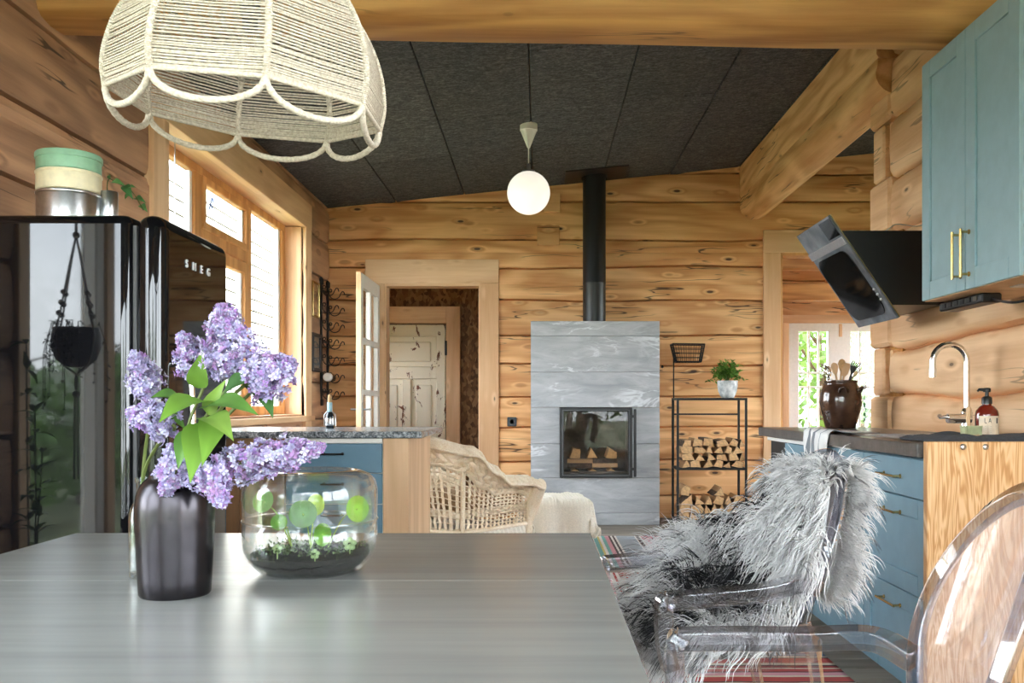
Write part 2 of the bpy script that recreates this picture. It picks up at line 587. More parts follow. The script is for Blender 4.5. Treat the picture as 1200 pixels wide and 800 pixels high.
# left wall: fridge side, big window, corner
ZL = [0, .3, .62, .95, 1.28, 1.62, 1.94, 2.245, 2.6, 2.93, 3.3]
WIN = (4.86, 7.71, .98, 2.60)
NEAR = (-1.3, 1.66, .1, 2.15)
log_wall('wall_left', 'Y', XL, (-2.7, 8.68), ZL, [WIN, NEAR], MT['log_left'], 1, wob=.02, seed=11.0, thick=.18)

# kitchen wall on the right, rounder logs, notched at its end
ZK = [0, .3, .62, .9, 1.13, 1.41, 1.74, 2.06, 2.38, 2.70, 3.02, 3.36, 3.8]
log_wall('wall_right', 'Y', XR, (-2.7, 5.17), ZK, [(-2.1, 1.4, .5, 2.7)], MT['log_kit'], -1, wob=.05, bulge=.024, seed=31.0, thick=.2, gap=.016)
mb = MB(); mb.box(2.03, 2.2, 5.1, 5.45, 0, 3.7, 0)
structure(mb.build('wall_right_post', MT['log_end']))
mb = MB()
rr = random.Random(5)
for i in range(len(ZK) - 1):
    z0, z1 = ZK[i], ZK[i + 1]
    if i % 2:
        mb.box(1.975, 2.2, 5.16, 5.45 + .02 * rr.random(), z0 + .004, z1 - .004, .02)
    else:
        mb.box(1.985, 2.2, 5.27, 5.43, z0 + .004, z1 - .004, .012)
        mb.box(1.99, 2.05, 5.16, 5.19, z0 + .02, z1 - .02, .008)
structure(mb.build('wall_right_log_ends', MT['log_kit'], smooth=30))

# recess beyond the kitchen wall
log_wall('wall_recess', 'Y', 4.6, (5.2, 8.68), ZK, [(5.9, 8.2, .9, 2.5)], MT['log_kit'], -1, seed=41.0)
shell('wall_recess_front', 2.2, 4.75, 5.2, 5.35, 0, 3.9, plasterless)

# rear wall behind the camera, mostly glass
log_wall('wall_rear', 'X', -2.5, (-2.15, 2.15), ZL + [3.6], [(-1.9, 1.9, .1, 2.8)], MT['log_back'], 1, seed=51.0)

# hall behind the glazed door
k = Mat('strand_board')
v = k.co()
vo = k.n('TexVoronoi', None, Vector=k.vm('ADD', k.vm('MULTIPLY', v, (34, 34, 20)), k.n('TexNoise', None, Vector=v, Scale=9.0, Detail=2.0).outputs[1]), Scale=1.0)
c = k.ramp(k.n('SeparateColor', None, Color=vo.outputs['Color']).outputs[0], [(0, lin(96, 64, 40)), (.5, lin(140, 100, 64)), (1, lin(178, 138, 94))])
MT['osb'] = k.pbr(Base_Color=c, Roughness=.7)
shell('wall_hall', -2.25, .35, 10.1, 10.25, 0, 2.9, MT['osb'])
log_wall('wall_hall_left', 'Y', -2.1, (8.7, 10.2), ZB, [(9.1, 9.6, 1.3, 1.8)], MT['log_back'], 1, seed=81.0)  # unseen opening added to bring daylight into the hall
shell('wall_hall_right', .2, .35, 8.8, 10.1, 0, 2.9, MT['osb'])
shell('ceiling_hall', -2.25, .35, 8.8, 10.25, 2.75, 2.85, MT['trim_x'])
shell('floor_hall', -2.25, .35, 8.8, 10.25, -.05, 0, MT['floor'])
# room beyond the right opening
log_wall('wall_far', 'X', 11.5, (1.4, 5.6), ZB, [(3.14, 4.3, .72, 2.09)], MT['log_back'], -1, seed=61.0)
shell('wall_far_left', 1.3, 1.45, 8.8, 11.6, 0, 3.4, MT['log_back'])
log_wall('wall_far_right', 'Y', 5.45, (8.7, 11.6), ZK, [(9.9, 10.4, 1.1, 2.0)], MT['log_kit'], -1, seed=71.0)  # unseen side opening added to light the far room
shell('floor_far', 1.3, 5.6, 8.8, 11.6, -.05, 0, MT['floor'])

# beams
mb = MB()
def beam_x(z0l, z0r, y0, y1, h, mbx):
    n = 40
    vs = []
    for i in range(n):
        t = i / (n - 1); x = -2.15 + 4.2 * t
        zb = z0l + (z0r - z0l) * t + .006 * noise.noise(Vector((x * 1.5, 3, 0)))
        dy = .012 * noise.noise(Vector((x * 1.1, 8, 0)))
        for (yy, zz) in ((y0 + .02, h), (y0, h - .02), (y0 + dy, .06), (y0 + .02 + dy, .02), (y0 + .05, .004), (y0 + .13, -.006), (y1 - .05, .0), (y1 - .02, .012), (y1 + dy, .045), (y1, h - .02), (y1 - .02, h)):
            vs.append((x, yy, zb + zz))
    m = 11
    fs = []
    for i in range(n - 1):
        for j in range(m):
            l = (j + 1) % m
            fs.append((i * m + j, (i + 1) * m + j, (i + 1) * m + l, i * m + l))
    fs.append(tuple(range(m))); fs.append(tuple((n - 1) * m + j for j in range(m))[::-1])
    mbx.add(vs, [f[::-1] for f in fs])
beam_x(2.636, 2.563, 3.61, 3.89, .26, mb)
o = structure(mb.build('beam', MT['beam_x'], smooth=40), 'thick squared pine beam crossing the room above the table')
mb = MB(); beam_x(2.905, 2.84, 3.63, 3.87, .6, mb)
structure(mb.build('beam_upper_log', MT['beam_x'], smooth=40))
# long beam running back to the wall: flat log on top of a rounded one
mb = MB()
n = 46
def beam_y(secf, mbx):
    vs = []
    for i in range(n):
        t = i / (n - 1); y = 5.15 + (YB + .05 - 5.15) * t
        sec = secf(y)
        m = len(sec)
        vs += [(x, y, z) for x, z in sec]
    fs = []
    for i in range(n - 1):
        for j in range(m):
            l = (j + 1) % m
            fs.append((i * m + j, i * m + l, (i + 1) * m + l, (i + 1) * m + j))
    fs.append(tuple(range(m))[::-1]); fs.append(tuple((n - 1) * m + j for j in range(m)))
    mbx.add(vs, fs)
def secA(y):
    w = .012 * noise.noise(Vector((y * .9, 1, 4)))
    return [(1.9, 3.5), (1.9 + w * .3, 3.05 + w), (1.915, 3.035 + w), (2.14, 3.03), (2.15, 3.05), (2.15, 3.5)]
def secB(y):
    w = .03 * noise.noise(Vector((y * .8, 2, 7)))
    cx, cz, r = 2.035, 2.945 + w * .5, .135 + w * .4
    out = []
    for q in range(14):
        a = PI * 1.25 * q / 13 - PI * .125
        out.append((cx + r * 1.02 * math.cos(a + PI), cz + r * .86 * math.sin(a + PI)))
    return [(1.91, 3.035)] + [p for p in out] + [(2.15, 3.035)]
beam_y(secA, mb); beam_y(secB, mb)
structure(mb.build('beam_lengthwise', MT['beam_y'], smooth=50), 'long pine beam running under the dark ceiling to the back wall')
# beams in the far room
mb = MB(); mb.box(1.4, 5.4, 10.2, 10.4, 2.25, 2.44, .015); mb.box(1.4, 5.4, 10.6, 10.75, 2.65, 2.85, .015); mb.box(3.35, 3.5, 10.62, 10.72, 2.4, 2.7, .01)
structure(mb.build('beam_far', MT['beam_x']))

# ------------------------------------------------------------------ trims
def board(name, mat, *a, b=.004):
    mb = MB(); mb.box(*a, b)
    return structure(mb.build(name, MT[mat]))
yc = YB - .028
board('trim_1', 'trim_z', -.565, -.382, yc, YB + .02, 0, 2.225)                 # door casing right
board('trim_2', 'trim_z', -1.645, -1.46, yc, YB + .02, 0, 2.225)                # door casing left
board('trim_3', 'trim_x', -1.645, -.382, yc - .002, YB + .02, 2.225, 2.452)        # door casing head
board('trim_4', 'trim_z', -.575, -.545, YB - .02, 8.82, 0, 2.225); board('trim_5', 'trim_z', -1.475, -1.446, YB - .02, 8.82, 0, 2.225)
board('trim_6', 'trim_x', -1.46, -.56, YB - .02, 8.82, 2.2, 2.23)
board('trim_7', 'trim_z', 2.118, 2.28, yc, YB + .02, 0, 2.515); board('trim_8', 'trim_x', 2.118, 3.73, yc - .002, YB + .02, 2.515, 2.73)
board('trim_9', 'trim_z', 3.55, 3.73, yc, YB + .02, 0, 2.515)
board('trim_10', 'sash', 2.265, 2.3, YB - .02, 8.83, 0, 2.52); board('trim_11', 'trim_z', 3.53, 3.56, YB - .02, 8.83, 0, 2.52)
board('trim_12', 'sash', 2.28, 3.55, YB - .02, 8.83, 2.49, 2.52)
# window casing, left wall
xw = XL + .032
board('trim_13', 'trim_z', XL - .02, xw, 7.71, 7.9, .8, 2.58); board('trim_14', 'trim_z', XL - .02, xw, 4.66, 4.86, .8, 2.58)
board('trim_15', 'trim_y', XL - .02, xw + .002, 4.66, 7.9, 2.58, 2.80)
board('trim_16', 'trim_y', XL - .02, xw + .03, 4.66, 7.9, .94, .985)
board('trim_17', 'trim_z', -2.19, XL - .005, 7.69, 7.735, .97, 2.58); board('trim_18', 'trim_z', -2.19, XL - .005, 4.835, 4.88, .97, 2.58)
board('trim_19', 'trim_y', -2.19, XL - .005, 4.86, 7.71, 2.585, 2.62); board('trim_20', 'trim_y', -2.19, XL - .005, 4.86, 7.71, .95, 1.0)


# ------------------------------------------------------------------ windows
def window(name, mat, mk, frames, panes, metal=()):
    """frames / metal: boxes, panes: boxes; mk maps (a, d, z) ranges to a world box"""
    fr = MB()
    for i_, q in enumerate(frames):
        e_ = .0006 * (i_ % 7); fr.box(*mk(q[0], q[1], q[2] + e_, q[3] - e_, q[4], q[5]), .006)
    root = structure(fr.build(name, mat))
    for q in metal:
        m2 = MB(); m2.box(*mk(*q), .002); m2.build('metal_edge', MT['white_plastic'], root)
    for q in panes:
        m2 = MB(); m2.box(*mk(*q), 0); m2.build('pane', MT['pane'], root)
    return root

XF = -2.14
mkL = lambda a0, a1, d0, d1, z0, z1: (XF + d0, XF + d1, a0, a1, z0, z1)
fr = [(4.88, 7.69, -.06, .0, 2.53, 2.60), (4.88, 7.69, -.06, 0, 1.0, 1.07), (4.88, 4.97, -.06, 0, 1.0, 2.56), (7.60, 7.69, -.06, 0, 1.0, 2.56),
      (5.68, 5.80, -.06, 0, 1.0, 2.56), (6.70, 6.80, -.06, 0, 1.0, 2.56),
      (5.8, 6.7, -.06, 0, 2.12, 2.22), (5.8, 5.85, -.05, .01, 2.21, 2.54), (6.65, 6.7, -.05, .01, 2.21, 2.54), (5.8, 6.7, -.05, .01, 2.49, 2.54), (5.8, 6.7, -.05, .01, 2.2, 2.25),
      (5.8, 5.88, -.05, .01, 1.06, 2.11), (6.62, 6.7, -.05, .01, 1.06, 2.11), (5.8, 6.7, -.05, .01, 2.03, 2.11), (5.8, 6.7, -.05, .01, 1.06, 1.15)]
me_ = [(5.64, 5.68, -.055, -.02, 1.07, 2.53), (6.62, 6.65, -.045, -.015, 2.25, 2.49), (6.585, 6.62, -.045, -.015, 1.15, 2.03), (7.55, 7.60, -.055, -.02, 1.07, 2.53)]
pn = [(4.97, 5.64, -.04, -.034, 1.07, 2.53), (5.85, 6.62, -.03, -.024, 2.25, 2.49), (5.88, 6.59, -.03, -.024, 1.15, 2.03), (6.80, 7.56, -.04, -.034, 1.07, 2.53)]
board('trim_29', 'trim_z', -2.19, -1.972, 1.62, 1.70, .1, 2.2)
tag(window('window_1', MT['sash'], mkL, fr, pn, me_), 'three part oiled pine window in the left wall')
# near window beside the table (mirrored in the dark fridge side)
mkN = lambda a0, a1, d0, d1, z0, z1: (-2.12 + d0, -2.12 + d1, a0, a1, z0, z1)
window('window_2', MT['white_paint'], mkN, [(-1.3, 1.66, 0, .06, 2.08, 2.15), (-1.3, 1.66, 0, .06, .1, .17), (-1.3, -1.23, 0, .06, .1, 2.15), (1.60, 1.66, 0, .06, .1, 2.15), (.87, .95, 0, .08, .1, 2.15)],
       [(-1.23, .87, .02, .026, .17, 2.08), (.95, 1.60, .02, .026, .17, 2.08)])
board('trim_21', 'trim_z', -2.12, -2.03, .79, .87, .1, 2.15)
# rear glazing
mkR = lambda a0, a1, d0, d1, z0, z1: (a0, a1, -2.58 + d0, -2.58 + d1, z0, z1)
window('window_3', MT['white_paint'], mkR, [(-1.9, 1.9, 0, .06, 2.73, 2.8), (-1.9, 1.9, 0, .06, .1, .18), (-1.9, -1.83, 0, .06, .1, 2.8), (1.83, 1.9, 0, .06, .1, 2.8), (-.68, -.58, 0, .06, .1, 2.8), (.58, .68, 0, .06, .1, 2.8)],
       [(-1.83, -.68, .02, .026, .18, 2.73), (-.58, .58, .02, .026, .18, 2.73), (.68, 1.83, .02, .026, .18, 2.73)])
mkD = lambda a0, a1, d0, d1, z0, z1: (2.1 + d0, 2.1 + d1, a0, a1, z0, z1)  # unseen side window, added to let more daylight into the dining end
window('added_window_6', MT['white_paint'], mkD, [(-2.1, 1.4, 0, .06, 2.63, 2.7), (-2.1, 1.4, 0, .06, .5, .58), (-2.1, -2.02, 0, .06, .5, 2.7), (1.32, 1.4, 0, .06, .5, 2.7), (-.4, -.3, 0, .06, .5, 2.7)],
       [(-2.02, -.4, .02, .026, .58, 2.63), (-.3, 1.32, .02, .026, .58, 2.63)])
# far window with glazing bars
mkF = lambda a0, a1, d0, d1, z0, z1: (a0, a1, 11.46 + d0, 11.46 + d1, z0, z1)
fr = [(3.12, 4.32, -.03, .06, 2.0, 2.1), (3.12, 4.32, -.03, .06, .7, .78), (3.12, 3.25, -.03, .06, .7, 2.1), (3.62, 3.9, -.03, .06, .7, 2.1), (4.2, 4.32, -.03, .06, .7, 2.1)]
for x in (3.385, 3.505, 4.02): fr.append((x - .012, x + .012, -.01, .04, .76, 2.02))
for z in (1.30, 1.48): fr.append((3.2, 4.25, -.01, .04, z - .012, z + .012))
window('window_4', MT['white_paint'], mkF, fr, [(3.25, 3.62, .02, .025, .78, 2.0), (3.9, 4.2, .02, .025, .78, 2.0)])
board('trim_22', 'trim_x', 3.02, 4.42, 11.40, 11.5, 2.1, 2.2); board('trim_23', 'sash', 4.32, 4.42, 11.40, 11.5, .6, 2.1); board('trim_24', 'trim_z', 3.04, 3.12, 11.40, 11.5, .6, 2.1)
board('trim_25', 'trim_z', 3.75, 3.79, 11.42, 11.44, 1.93, 2.09)
# unseen recess window, added as a daylight source for the recess
mkC = lambda a0, a1, d0, d1, z0, z1: (4.66 + d0, 4.66 + d1, a0, a1, z0, z1)
window('added_window_5', MT['white_paint'], mkC, [(5.9, 8.2, 0, .06, 2.42, 2.5), (5.9, 8.2, 0, .06, .9, .98), (5.9, 5.98, 0, .06, .9, 2.5), (8.12, 8.2, 0, .06, .9, 2.5), (7.0, 7.1, 0, .06, .9, 2.5)],
       [(5.98, 7.0, .02, .025, .98, 2.42), (7.1, 8.12, .02, .025, .98, 2.42)])

# ------------------------------------------------------------------ doors
dm = MT['white_paint']
mb = MB()
X0, X1 = -1.545, -1.503
Ya, Yb = 7.70, 8.60
mb.box(X0, X1, Ya, Ya + .10, .01, 2.2); mb.box(X0, X1, Yb - .10, Yb, .01, 2.2)
mb.box(X0, X1, Ya + .1, Yb - .1, 2.08, 2.2); mb.box(X0, X1, Ya + .1, Yb - .1, .60, .74); mb.box(X0, X1, Ya + .1, Yb - .1, .01, .2)
ym = (Ya + Yb) / 2
mb.box(X0, X1, ym - .028, ym + .028, .74, 2.08)
for z in (1.185, 1.63): mb.box(X0, X1, Ya + .1, Yb - .1, z - .025, z + .025)
mb.box(X0 + .012, X1 - .012, Ya + .1, Yb - .1, .2, .6)
d1 = structure(mb.build('door_1', dm), 'open white door with six panes')
for y0, y1 in ((Ya + .1, ym - .028), (ym + .028, Yb - .1)):
    for z0, z1 in ((.74, 1.16), (1.21, 1.605), (1.655, 2.08)):
        g = MB(); g.box(X0 + .018, X0 + .023, y0, y1, z0, z1, 0); g.build('pane', MT['pane'], d1)
for s in (-1, 1):
    h = MB(); xx = X1 if s > 0 else X0
    h.tube([(xx, Ya + .05, 1.04), (xx + s * .05, Ya + .05, 1.04), (xx + s * .055, Ya + .07, 1.04), (xx + s * .055, Ya + .16, 1.04)], .008, 8)
    h.box(xx, xx + s * .006, Ya + .03, Ya + .07, .98, 1.1, .002)
    h.build('door_handle', MT['steel'], d1, smooth=40)
e = MB(); e.box(X0, X1, Ya - .006, Ya, .01, 2.2, .001); e.build('door_edge', MT['trim_z'], d1)

k = Mat('peeling_cream_paint')
v = k.co()
n1 = k.noise(k.vm('MULTIPLY', v, (5, 5, 2.2)), 1.4, 6, .7, .8)
c = k.mix(k.sm(n1, .585, .6), lin(232, 222, 198), lin(112, 72, 46))
MT['peel'] = k.pbr(Base_Color=c, Roughness=.6, Normal=k.bump(n1, .2))
mb = MB(); dx0, dx1 = -1.88, -1.03
mb.box(dx0, dx1, 10.03, 10.06, .01, 1.957)
for a, b, z0, z1 in ((dx0, dx0 + .1, .01, 1.957), (dx1 - .1, dx1, .01, 1.957), (dx0, dx1, 1.82, 1.957), (dx0, dx1, 1.36, 1.5), (dx0, dx1, .01, .2), ((dx0 + dx1) / 2 - .05, (dx0 + dx1) / 2 + .05, .2, 1.36)):
    _e = .0012 * (len(mb.v) // 24 % 5); mb.box(a, b, 10.0 + _e, 10.035, z0, z1, .008)
for a, b, z0, z1 in ((dx0 + .16, dx1 - .16, 1.55, 1.77), (dx0 + .15, (dx0 + dx1) / 2 - .1, .26, 1.3), ((dx0 + dx1) / 2 + .1, dx1 - .15, .26, 1.3)):
    mb.box(a, b, 10.015, 10.04, z0, z1, .012)
d2 = structure(mb.build('door_2', MT['peel']), 'old cream hall door with peeling paint')
h = MB(); h.box(dx1 - .005, dx1 + .02, 9.985, 10.03, 1.62, 1.78, .004); h.build('hinge', MT['black_metal'], d2)
board('trim_26', 'trim_z', -1.02, -.868, 9.99, 10.1, 0, 2.155); board('trim_27', 'trim_x', -2.05, -1.02, 9.99, 10.1, 1.97, 2.155); board('trim_28', 'trim_z', -2.05, -1.89, 9.99, 10.1, 0, 1.97)

# ------------------------------------------------------------------ outside
grass = plain('meadow_grass', lin(112, 118, 84), .9, nz=.3, ns=3)
mb = MB(); mb.box(-60, 60, -60, 60, -.5, -.3, 0)
structure(mb.build('ground', grass))
# pale planked outbuilding seen through the left window
mb = MB()
for i in range(22):
    z = -.3 + .24 * i
    mb.box(-6.03, -6.0, 11.0, 26.0, z, z + .205, .004)
mb.m = 1; mb.box(-6.3, -6.09, 11.0, 26.0, -.3, 4.9, 0); mb.m = 0  # black backing stands in for the shade inside the plank gaps
ob = structure(mb.build('wall_outbuilding', [plain('limewashed_planks', lin(226, 216, 202), .8, nz=.05, ns=5), MT['black_metal']]))


def tree(loc, h, r, n, label, seed, lo=.25):
    rn = random.Random(seed)
    t = thing('tree', label, 'tree', loc, 0, 'trees outside the windows')
    mb = MB(); mb.M = Matrix.Translation(Vector(loc))
    mb.tube([(0, 0, -.4), (.03, .02, h * .4), (0, .05, h * .85)], [.09, .06, .02], 8)
    for q in range(9):
        a = rn.random() * 6.28; z = h * (.3 + .5 * rn.random())
        mb.tube([(0, 0, z), (math.cos(a) * r * .4, math.sin(a) * r * .4, z + .25 * h), (math.cos(a) * r * .75, math.sin(a) * r * .75, z + .33 * h)], [.03, .018, .008], 5)
    mb.build('trunk', MT['bark'], t, smooth=60)
    mb = MB(); mb.M = Matrix.Translation(Vector(loc))
    for q in range(n):
        while True:
            d = Vector((rn.uniform(-1, 1), rn.uniform(-1, 1), rn.uniform(-1, 1)))
            if .25 < d.length < 1: break
        c = Vector((d.x * r, d.y * r, h * (lo + (1 - lo) * (.5 + .5 * d.z))))
        c += Vector((noise.noise(c * 1.3), noise.noise(c * 1.3 + Vector((9, 0, 0))), 0)) * .5 * r
        a = Vector((rn.uniform(-1, 1), rn.uniform(-1, 1), rn.uniform(-.6, .6))).normalized()
        b = a.cross(Vector((rn.uniform(-1, 1), rn.uniform(-1, 1), rn.uniform(-1, 1)))).normalized()
        s = r * rn.uniform(.05, .09)
        g = rn.uniform(.7, 1.2)
        cc = (.12 * g, .22 * g, .045 * g)
        mb.add([c - a * s, c + b * s * .5, c + a * s, c - b * s * .5], [(0, 1, 2, 3)], [cc] * 4)
    mb.build('crown', MT['leaf'], t)
    return t
tree((4.3, 14.0, -.3), 3.4, 1.3, 1500, 'leafy green tree outside the far white window', 1)
tree((6.2, 17.6, -.3), 4.6, 1.4, 1500, 'taller green tree behind the one outside the far window', 2)
for i, (x, y, h, r) in enumerate(((-6.0, -4.4, 1.9, 1.5), (-6.4, -7.6, 2.2, 1.6), (-7.0, -11.0, 2.3, 1.7), (-8.2, -14.6, 2.6, 1.9))):
    tree((x, y, -.3), h, r, 1300, ['round green bush outside the near window, first of the row', 'second round green bush of the row outside the near window', 'third green bush, mirrored low in the fridge side', 'farthest and tallest bush of the row outside the near window'][i], 10 + i, .0)
for i, (x, y, h, r) in enumerate(((-2.6, -10, 4.2, 1.6), (1.2, -11.5, 4.8, 1.7), (5.2, -10.2, 4.0, 1.6))):
    tree((x, y, -.3), h, r, 1500, ['garden tree outside the rear glazing towards the fridge', 'garden tree outside the middle of the rear glazing', 'garden tree outside the rear glazing towards the kitchen'][i], 20 + i, .1)
# ================================================================== FOREGROUND: TABLE AND WHAT STANDS ON IT
k = Mat('grey_lacquered_table')
v = k.co()
n1 = k.noise(k.vm('MULTIPLY', v, (1.0, 22, 10)), 1, 4, .6)
n2 = k.noise(v, 3, 3)
c = k.ramp(k.math('ADD', k.math('MULTIPLY', n1, .7), k.math('MULTIPLY', n2, .3)), [(.3, lin(120, 121, 117)), (.7, lin(137, 138, 133))])
MT['table'] = k.pbr(Base_Color=c, Roughness=k.math('MULTIPLY_ADD', n2, .06, .22))
TZ = .74
t = thing('dining_table', 'grey lacquered dining table filling the bottom of the view', 'table', (-.545, 1.43, 0))
mb = MB()
for y0, y1 in ((.42, 1.0921), (1.0925, 1.7661), (1.7665, 2.42)):
    mb.box(-1.228, .136, y0, y1, .708, TZ, .0012)
mb.build('table_top', MT['table'], t)
mb = MB(); mb.box(-1.13, .04, .55, .572, .61, .71); mb.box(-1.13, .04, 2.30, 2.322, .61, .71); mb.box(-1.13, -1.108, .55, 2.32, .61, .71); mb.box(.018, .04, .55, 2.32, .61, .71)
mb.build('apron', MT['table'], t)
for x in (-1.11, .02):
    for y in (.57, 2.3):
        mb = MB(); mb.tube([(x, y, 0), (x, y, .4), (x, y, .709)], [.022, .03, .038], 4, up=(1, 1, 0)); mb.build('leg', MT['table'], t)

# black metal vase -----------------------------------------------------------
k = Mat('dark_pewter')
v = k.co(); n1 = k.noise(k.vm('MULTIPLY', v, (40, 40, 30)), 1, 4)
c = k.ramp(n1, [(.35, lin(50, 47, 50)), (.7, lin(60, 57, 60))])
MT['pewter'] = k.pbr(Base_Color=c, Metallic=.9, Roughness=.26, Normal=k.bump(n1, .05, .002))
VX, VY = -.654, 1.64
t = thing('vase', 'tall black metal vase holding most of the lilac', 'vase', (VX, VY, TZ))
mb = MB()
mb.lathe([(.001, .004), (.055, .003), (.059, 0), (.0615, .004), (.063, .03), (.0655, .08), (.068, .13), (.0685, .155), (.066, .178), (.060, .195), (.051, .206), (.044, .212), (.043, .222), (.040, .222), (.039, .212), (.045, .203), (.058, .188), (.064, .155), (.061, .06), (.058, .012), (.001, .010)], (VX, VY, TZ), 48)
mb.build('vase_body', MT['pewter'], t, smooth=60)

# clear bottle behind the vase -----------------------------------------------
MT['bottle_glass'] = jar_glass('bottle_glass', (.95, .98, .96, 1), .5)
BX, BY = P(167, 600, 1.80).x, 1.80
t = thing('glass_bottle', 'small clear glass bottle half hidden behind the black vase', 'bottle', (BX, BY, TZ))
mb = MB()
mb.lathe([(.001, .006), (.018, .004), (.022, 0), (.0255, .004), (.026, .02), (.026, .12), (.023, .137), (.015, .15), (.012, .158), (.0115, .185), (.014, .187), (.014, .196), (.0105, .196), (.0085, .184), (.0088, .158), (.013, .147), (.021, .133), (.0235, .118), (.0235, .02), (.022, .012), (.001, .011)], (BX, BY, TZ), 32)
mb.build('bottle_body', MT['bottle_glass'], t, smooth=60)

# lilac ----------------------------------------------------------------------
def leaf_surface(mb, base, tip, up, w, col, cup=.15, nseg=8, heart=True):
    w = w * (1.18 if heart and nseg == 8 else 1.0)
    base, tip, up = Vector(base), Vector(tip), Vector(up)
    d = tip - base; L = d.length; d = d.normalized()
    sd = d.cross(up).normalized(); nn = sd.cross(d).normalized()
    vs = []; cols = []
    for i in range(nseg + 1):
        q = i / nseg
        ww = w * (math.sin(PI * min(1, q ** .62)) * (1 - .25 * q) + .001)
        if heart and q < .12: ww = w * .42 * (q / .12)
        c = base + d * (L * q) + nn * (L * (.10 * math.sin(PI * q) - .10 * q * q))
        for sgn, o in ((-1, 1), (-.5, .45), (0, 0), (.5, .45), (1, 1)):
            vs.append(c + sd * (ww * sgn) + nn * (ww * cup * o * 1.6))
            g = 1.12 if sgn == 0 else 1.0
            cols.append(tuple(min(1, x * g * (1 + .1 * math.sin(9 * q + sgn))) for x in col))
    fs = []
    for i in range(nseg):
        for j in range(4):
            a = i * 5 + j
            fs.append((a, a + 1, a + 6, a + 5))
    mb.add(vs, fs, cols)


def floret(mb, p, n, r, col, rn):
    n = n.normalized()
    a = n.cross(Vector((rn.uniform(-1, 1), rn.uniform(-1, 1), rn.uniform(-1, 1)))).normalized()
    b = n.cross(a)
    vs = [p - n * r * .25]; cols = [tuple(x * .62 for x in col)]
    fs = []
    for q in range(4):
        an = PI / 2 * q
        d = a * math.cos(an) + b * math.sin(an); e = b * math.cos(an) - a * math.sin(an)
        i = len(vs)
        lift = rn.uniform(-.1, .45)
        vs += [p + d * r * .55 + e * r * .40 + n * r * .1, p + d * r * 1.05 + n * r * lift, p + d * r * .55 - e * r * .40 + n * r * .1]
        cc = tuple(min(1, x * rn.uniform(.92, 1.12)) for x in col)
        cols += [cc, tuple(min(1, x * 1.15) for x in cc), cc]
        fs.append((0, i + 2, i + 1, i))
    mb.add(vs, fs, cols)


def sprig(label, pts, rad, mouth, seed, leaves=(), nfl=330, pink=.35, name='lilac_sprig'):
    """pts: base and tip of the panicle; rad: thickest radius; leaves: (base, tip, up, width, colour)"""
    rn = random.Random(seed)
    a, b = Vector(pts[0]), Vector(pts[1])
    t = thing(name, label, 'flower', mouth, 0, 'lilac sprigs on the table')
    mo = Vector(mouth)
    mb = MB()
    mb.vc = (.16, .20, .06)
    mid = mo.lerp(a, .5) + Vector((0, 0, .02))
    mb.tube(catmull([mo + Vector((0, 0, -.14)), mo, mid, a, a.lerp(b, .6)], 5), .0032, 6)
    mb.build('stem', MT['leaf'], t, smooth=60)
    mb = MB()
    ax = (b - a); L = ax.length; ax = ax.normalized()
    u = ax.cross(Vector((.3, .5, .8))).normalized(); w = ax.cross(u)
    k_ = 0
    while k_ < nfl:
        q = rn.random() ** .85
        env = rad * (math.sin(PI * min(1, (q * .82 + .14))) ** .8) * (1 - .35 * q)
        an = rn.random() * 2 * PI
        lump = .75 + .45 * noise.noise(Vector((math.cos(an) * 1.6, math.sin(an) * 1.6, q * 5 + seed)))
        rr_ = env * lump * (rn.random() ** .35)
        dirn = u * math.cos(an) + w * math.sin(an)
        p = a + ax * (L * q) + dirn * rr_
        n = (dirn + ax * rn.uniform(-.2, .5) + Vector((rn.uniform(-.5, .5), rn.uniform(-.5, .5), rn.uniform(-.5, .5)))).normalized()
        pk = rn.random() < pink * (.4 + q)
        col = (.36, .32, .51) if not pk else (.36, .22, .42)
        if rn.random() < .33: col = (.55, .52, .68)
        if rn.random() < .07: col = (.36, .20, .48)
        floret(mb, p, n, rn.uniform(.0058, .0088), col, rn)
        k_ += 1
    mb.build('blossom', MT['petal'], t)
    for (p0, p1, up, wd, col) in leaves:
        mb = MB(); leaf_surface(mb, p0, p1, up, wd, col)
        mb.build('leaf', MT['leaf'], t, smooth=180)
    return t

G1, G2, G3, G4 = (.085, .19, .035), (.13, .25, .035), (.045, .12, .028), (.17, .28, .05)
VM = (VX, VY, TZ + .2)
BM = (BX, BY, TZ + .19)
q = lambda x, y, Y: P(x, y, Y)
sprig('big pale lilac sprig at the very top of the bouquet', (q(275, 440, 1.64), q(262, 358, 1.66)), .080, VM, 1, [
    (q(240, 478, 1.58), q(300, 478, 1.50), (0, -.6, 1), .026, G1), (q(240, 470, 1.6), q(186, 488, 1.5), (0, -.7, 1), .030, G2)], 680)
sprig('lilac sprig spreading to the upper right above the bright leaves', (q(288, 450, 1.60), q(345, 425, 1.62)), .074, VM, 2, [
    (q(290, 446, 1.63), q(322, 486, 1.60), (1, -.8, .4), .024, G3), (q(262, 462, 1.62), q(300, 440, 1.58), (0, -.8, .8), .024, G3)], 620)
sprig('lilac sprig reaching up and left beside the fridge front', (q(240, 445, 1.68), q(212, 392, 1.70)), .056, VM, 3, [
    (q(232, 455, 1.66), q(236, 412, 1.62), (.2, -1, .2), .018, G2)], 380)
sprig('upper left lilac sprig with white florets against the dark fridge side', (q(180, 468, 1.76), q(158, 412, 1.74)), .050, BM, 4, [
    (q(196, 470, 1.72), q(215, 500, 1.66), (0, -1, .5), .016, G1)], 340, .15)
sprig('left lilac sprig at half height standing in the clear bottle', (q(205, 500, 1.66), q(152, 482, 1.68)), .056, BM, 5, [
    (q(215, 470, 1.66), q(178, 462, 1.60), (0, -1, 1), .02, G1)], 400, .2)
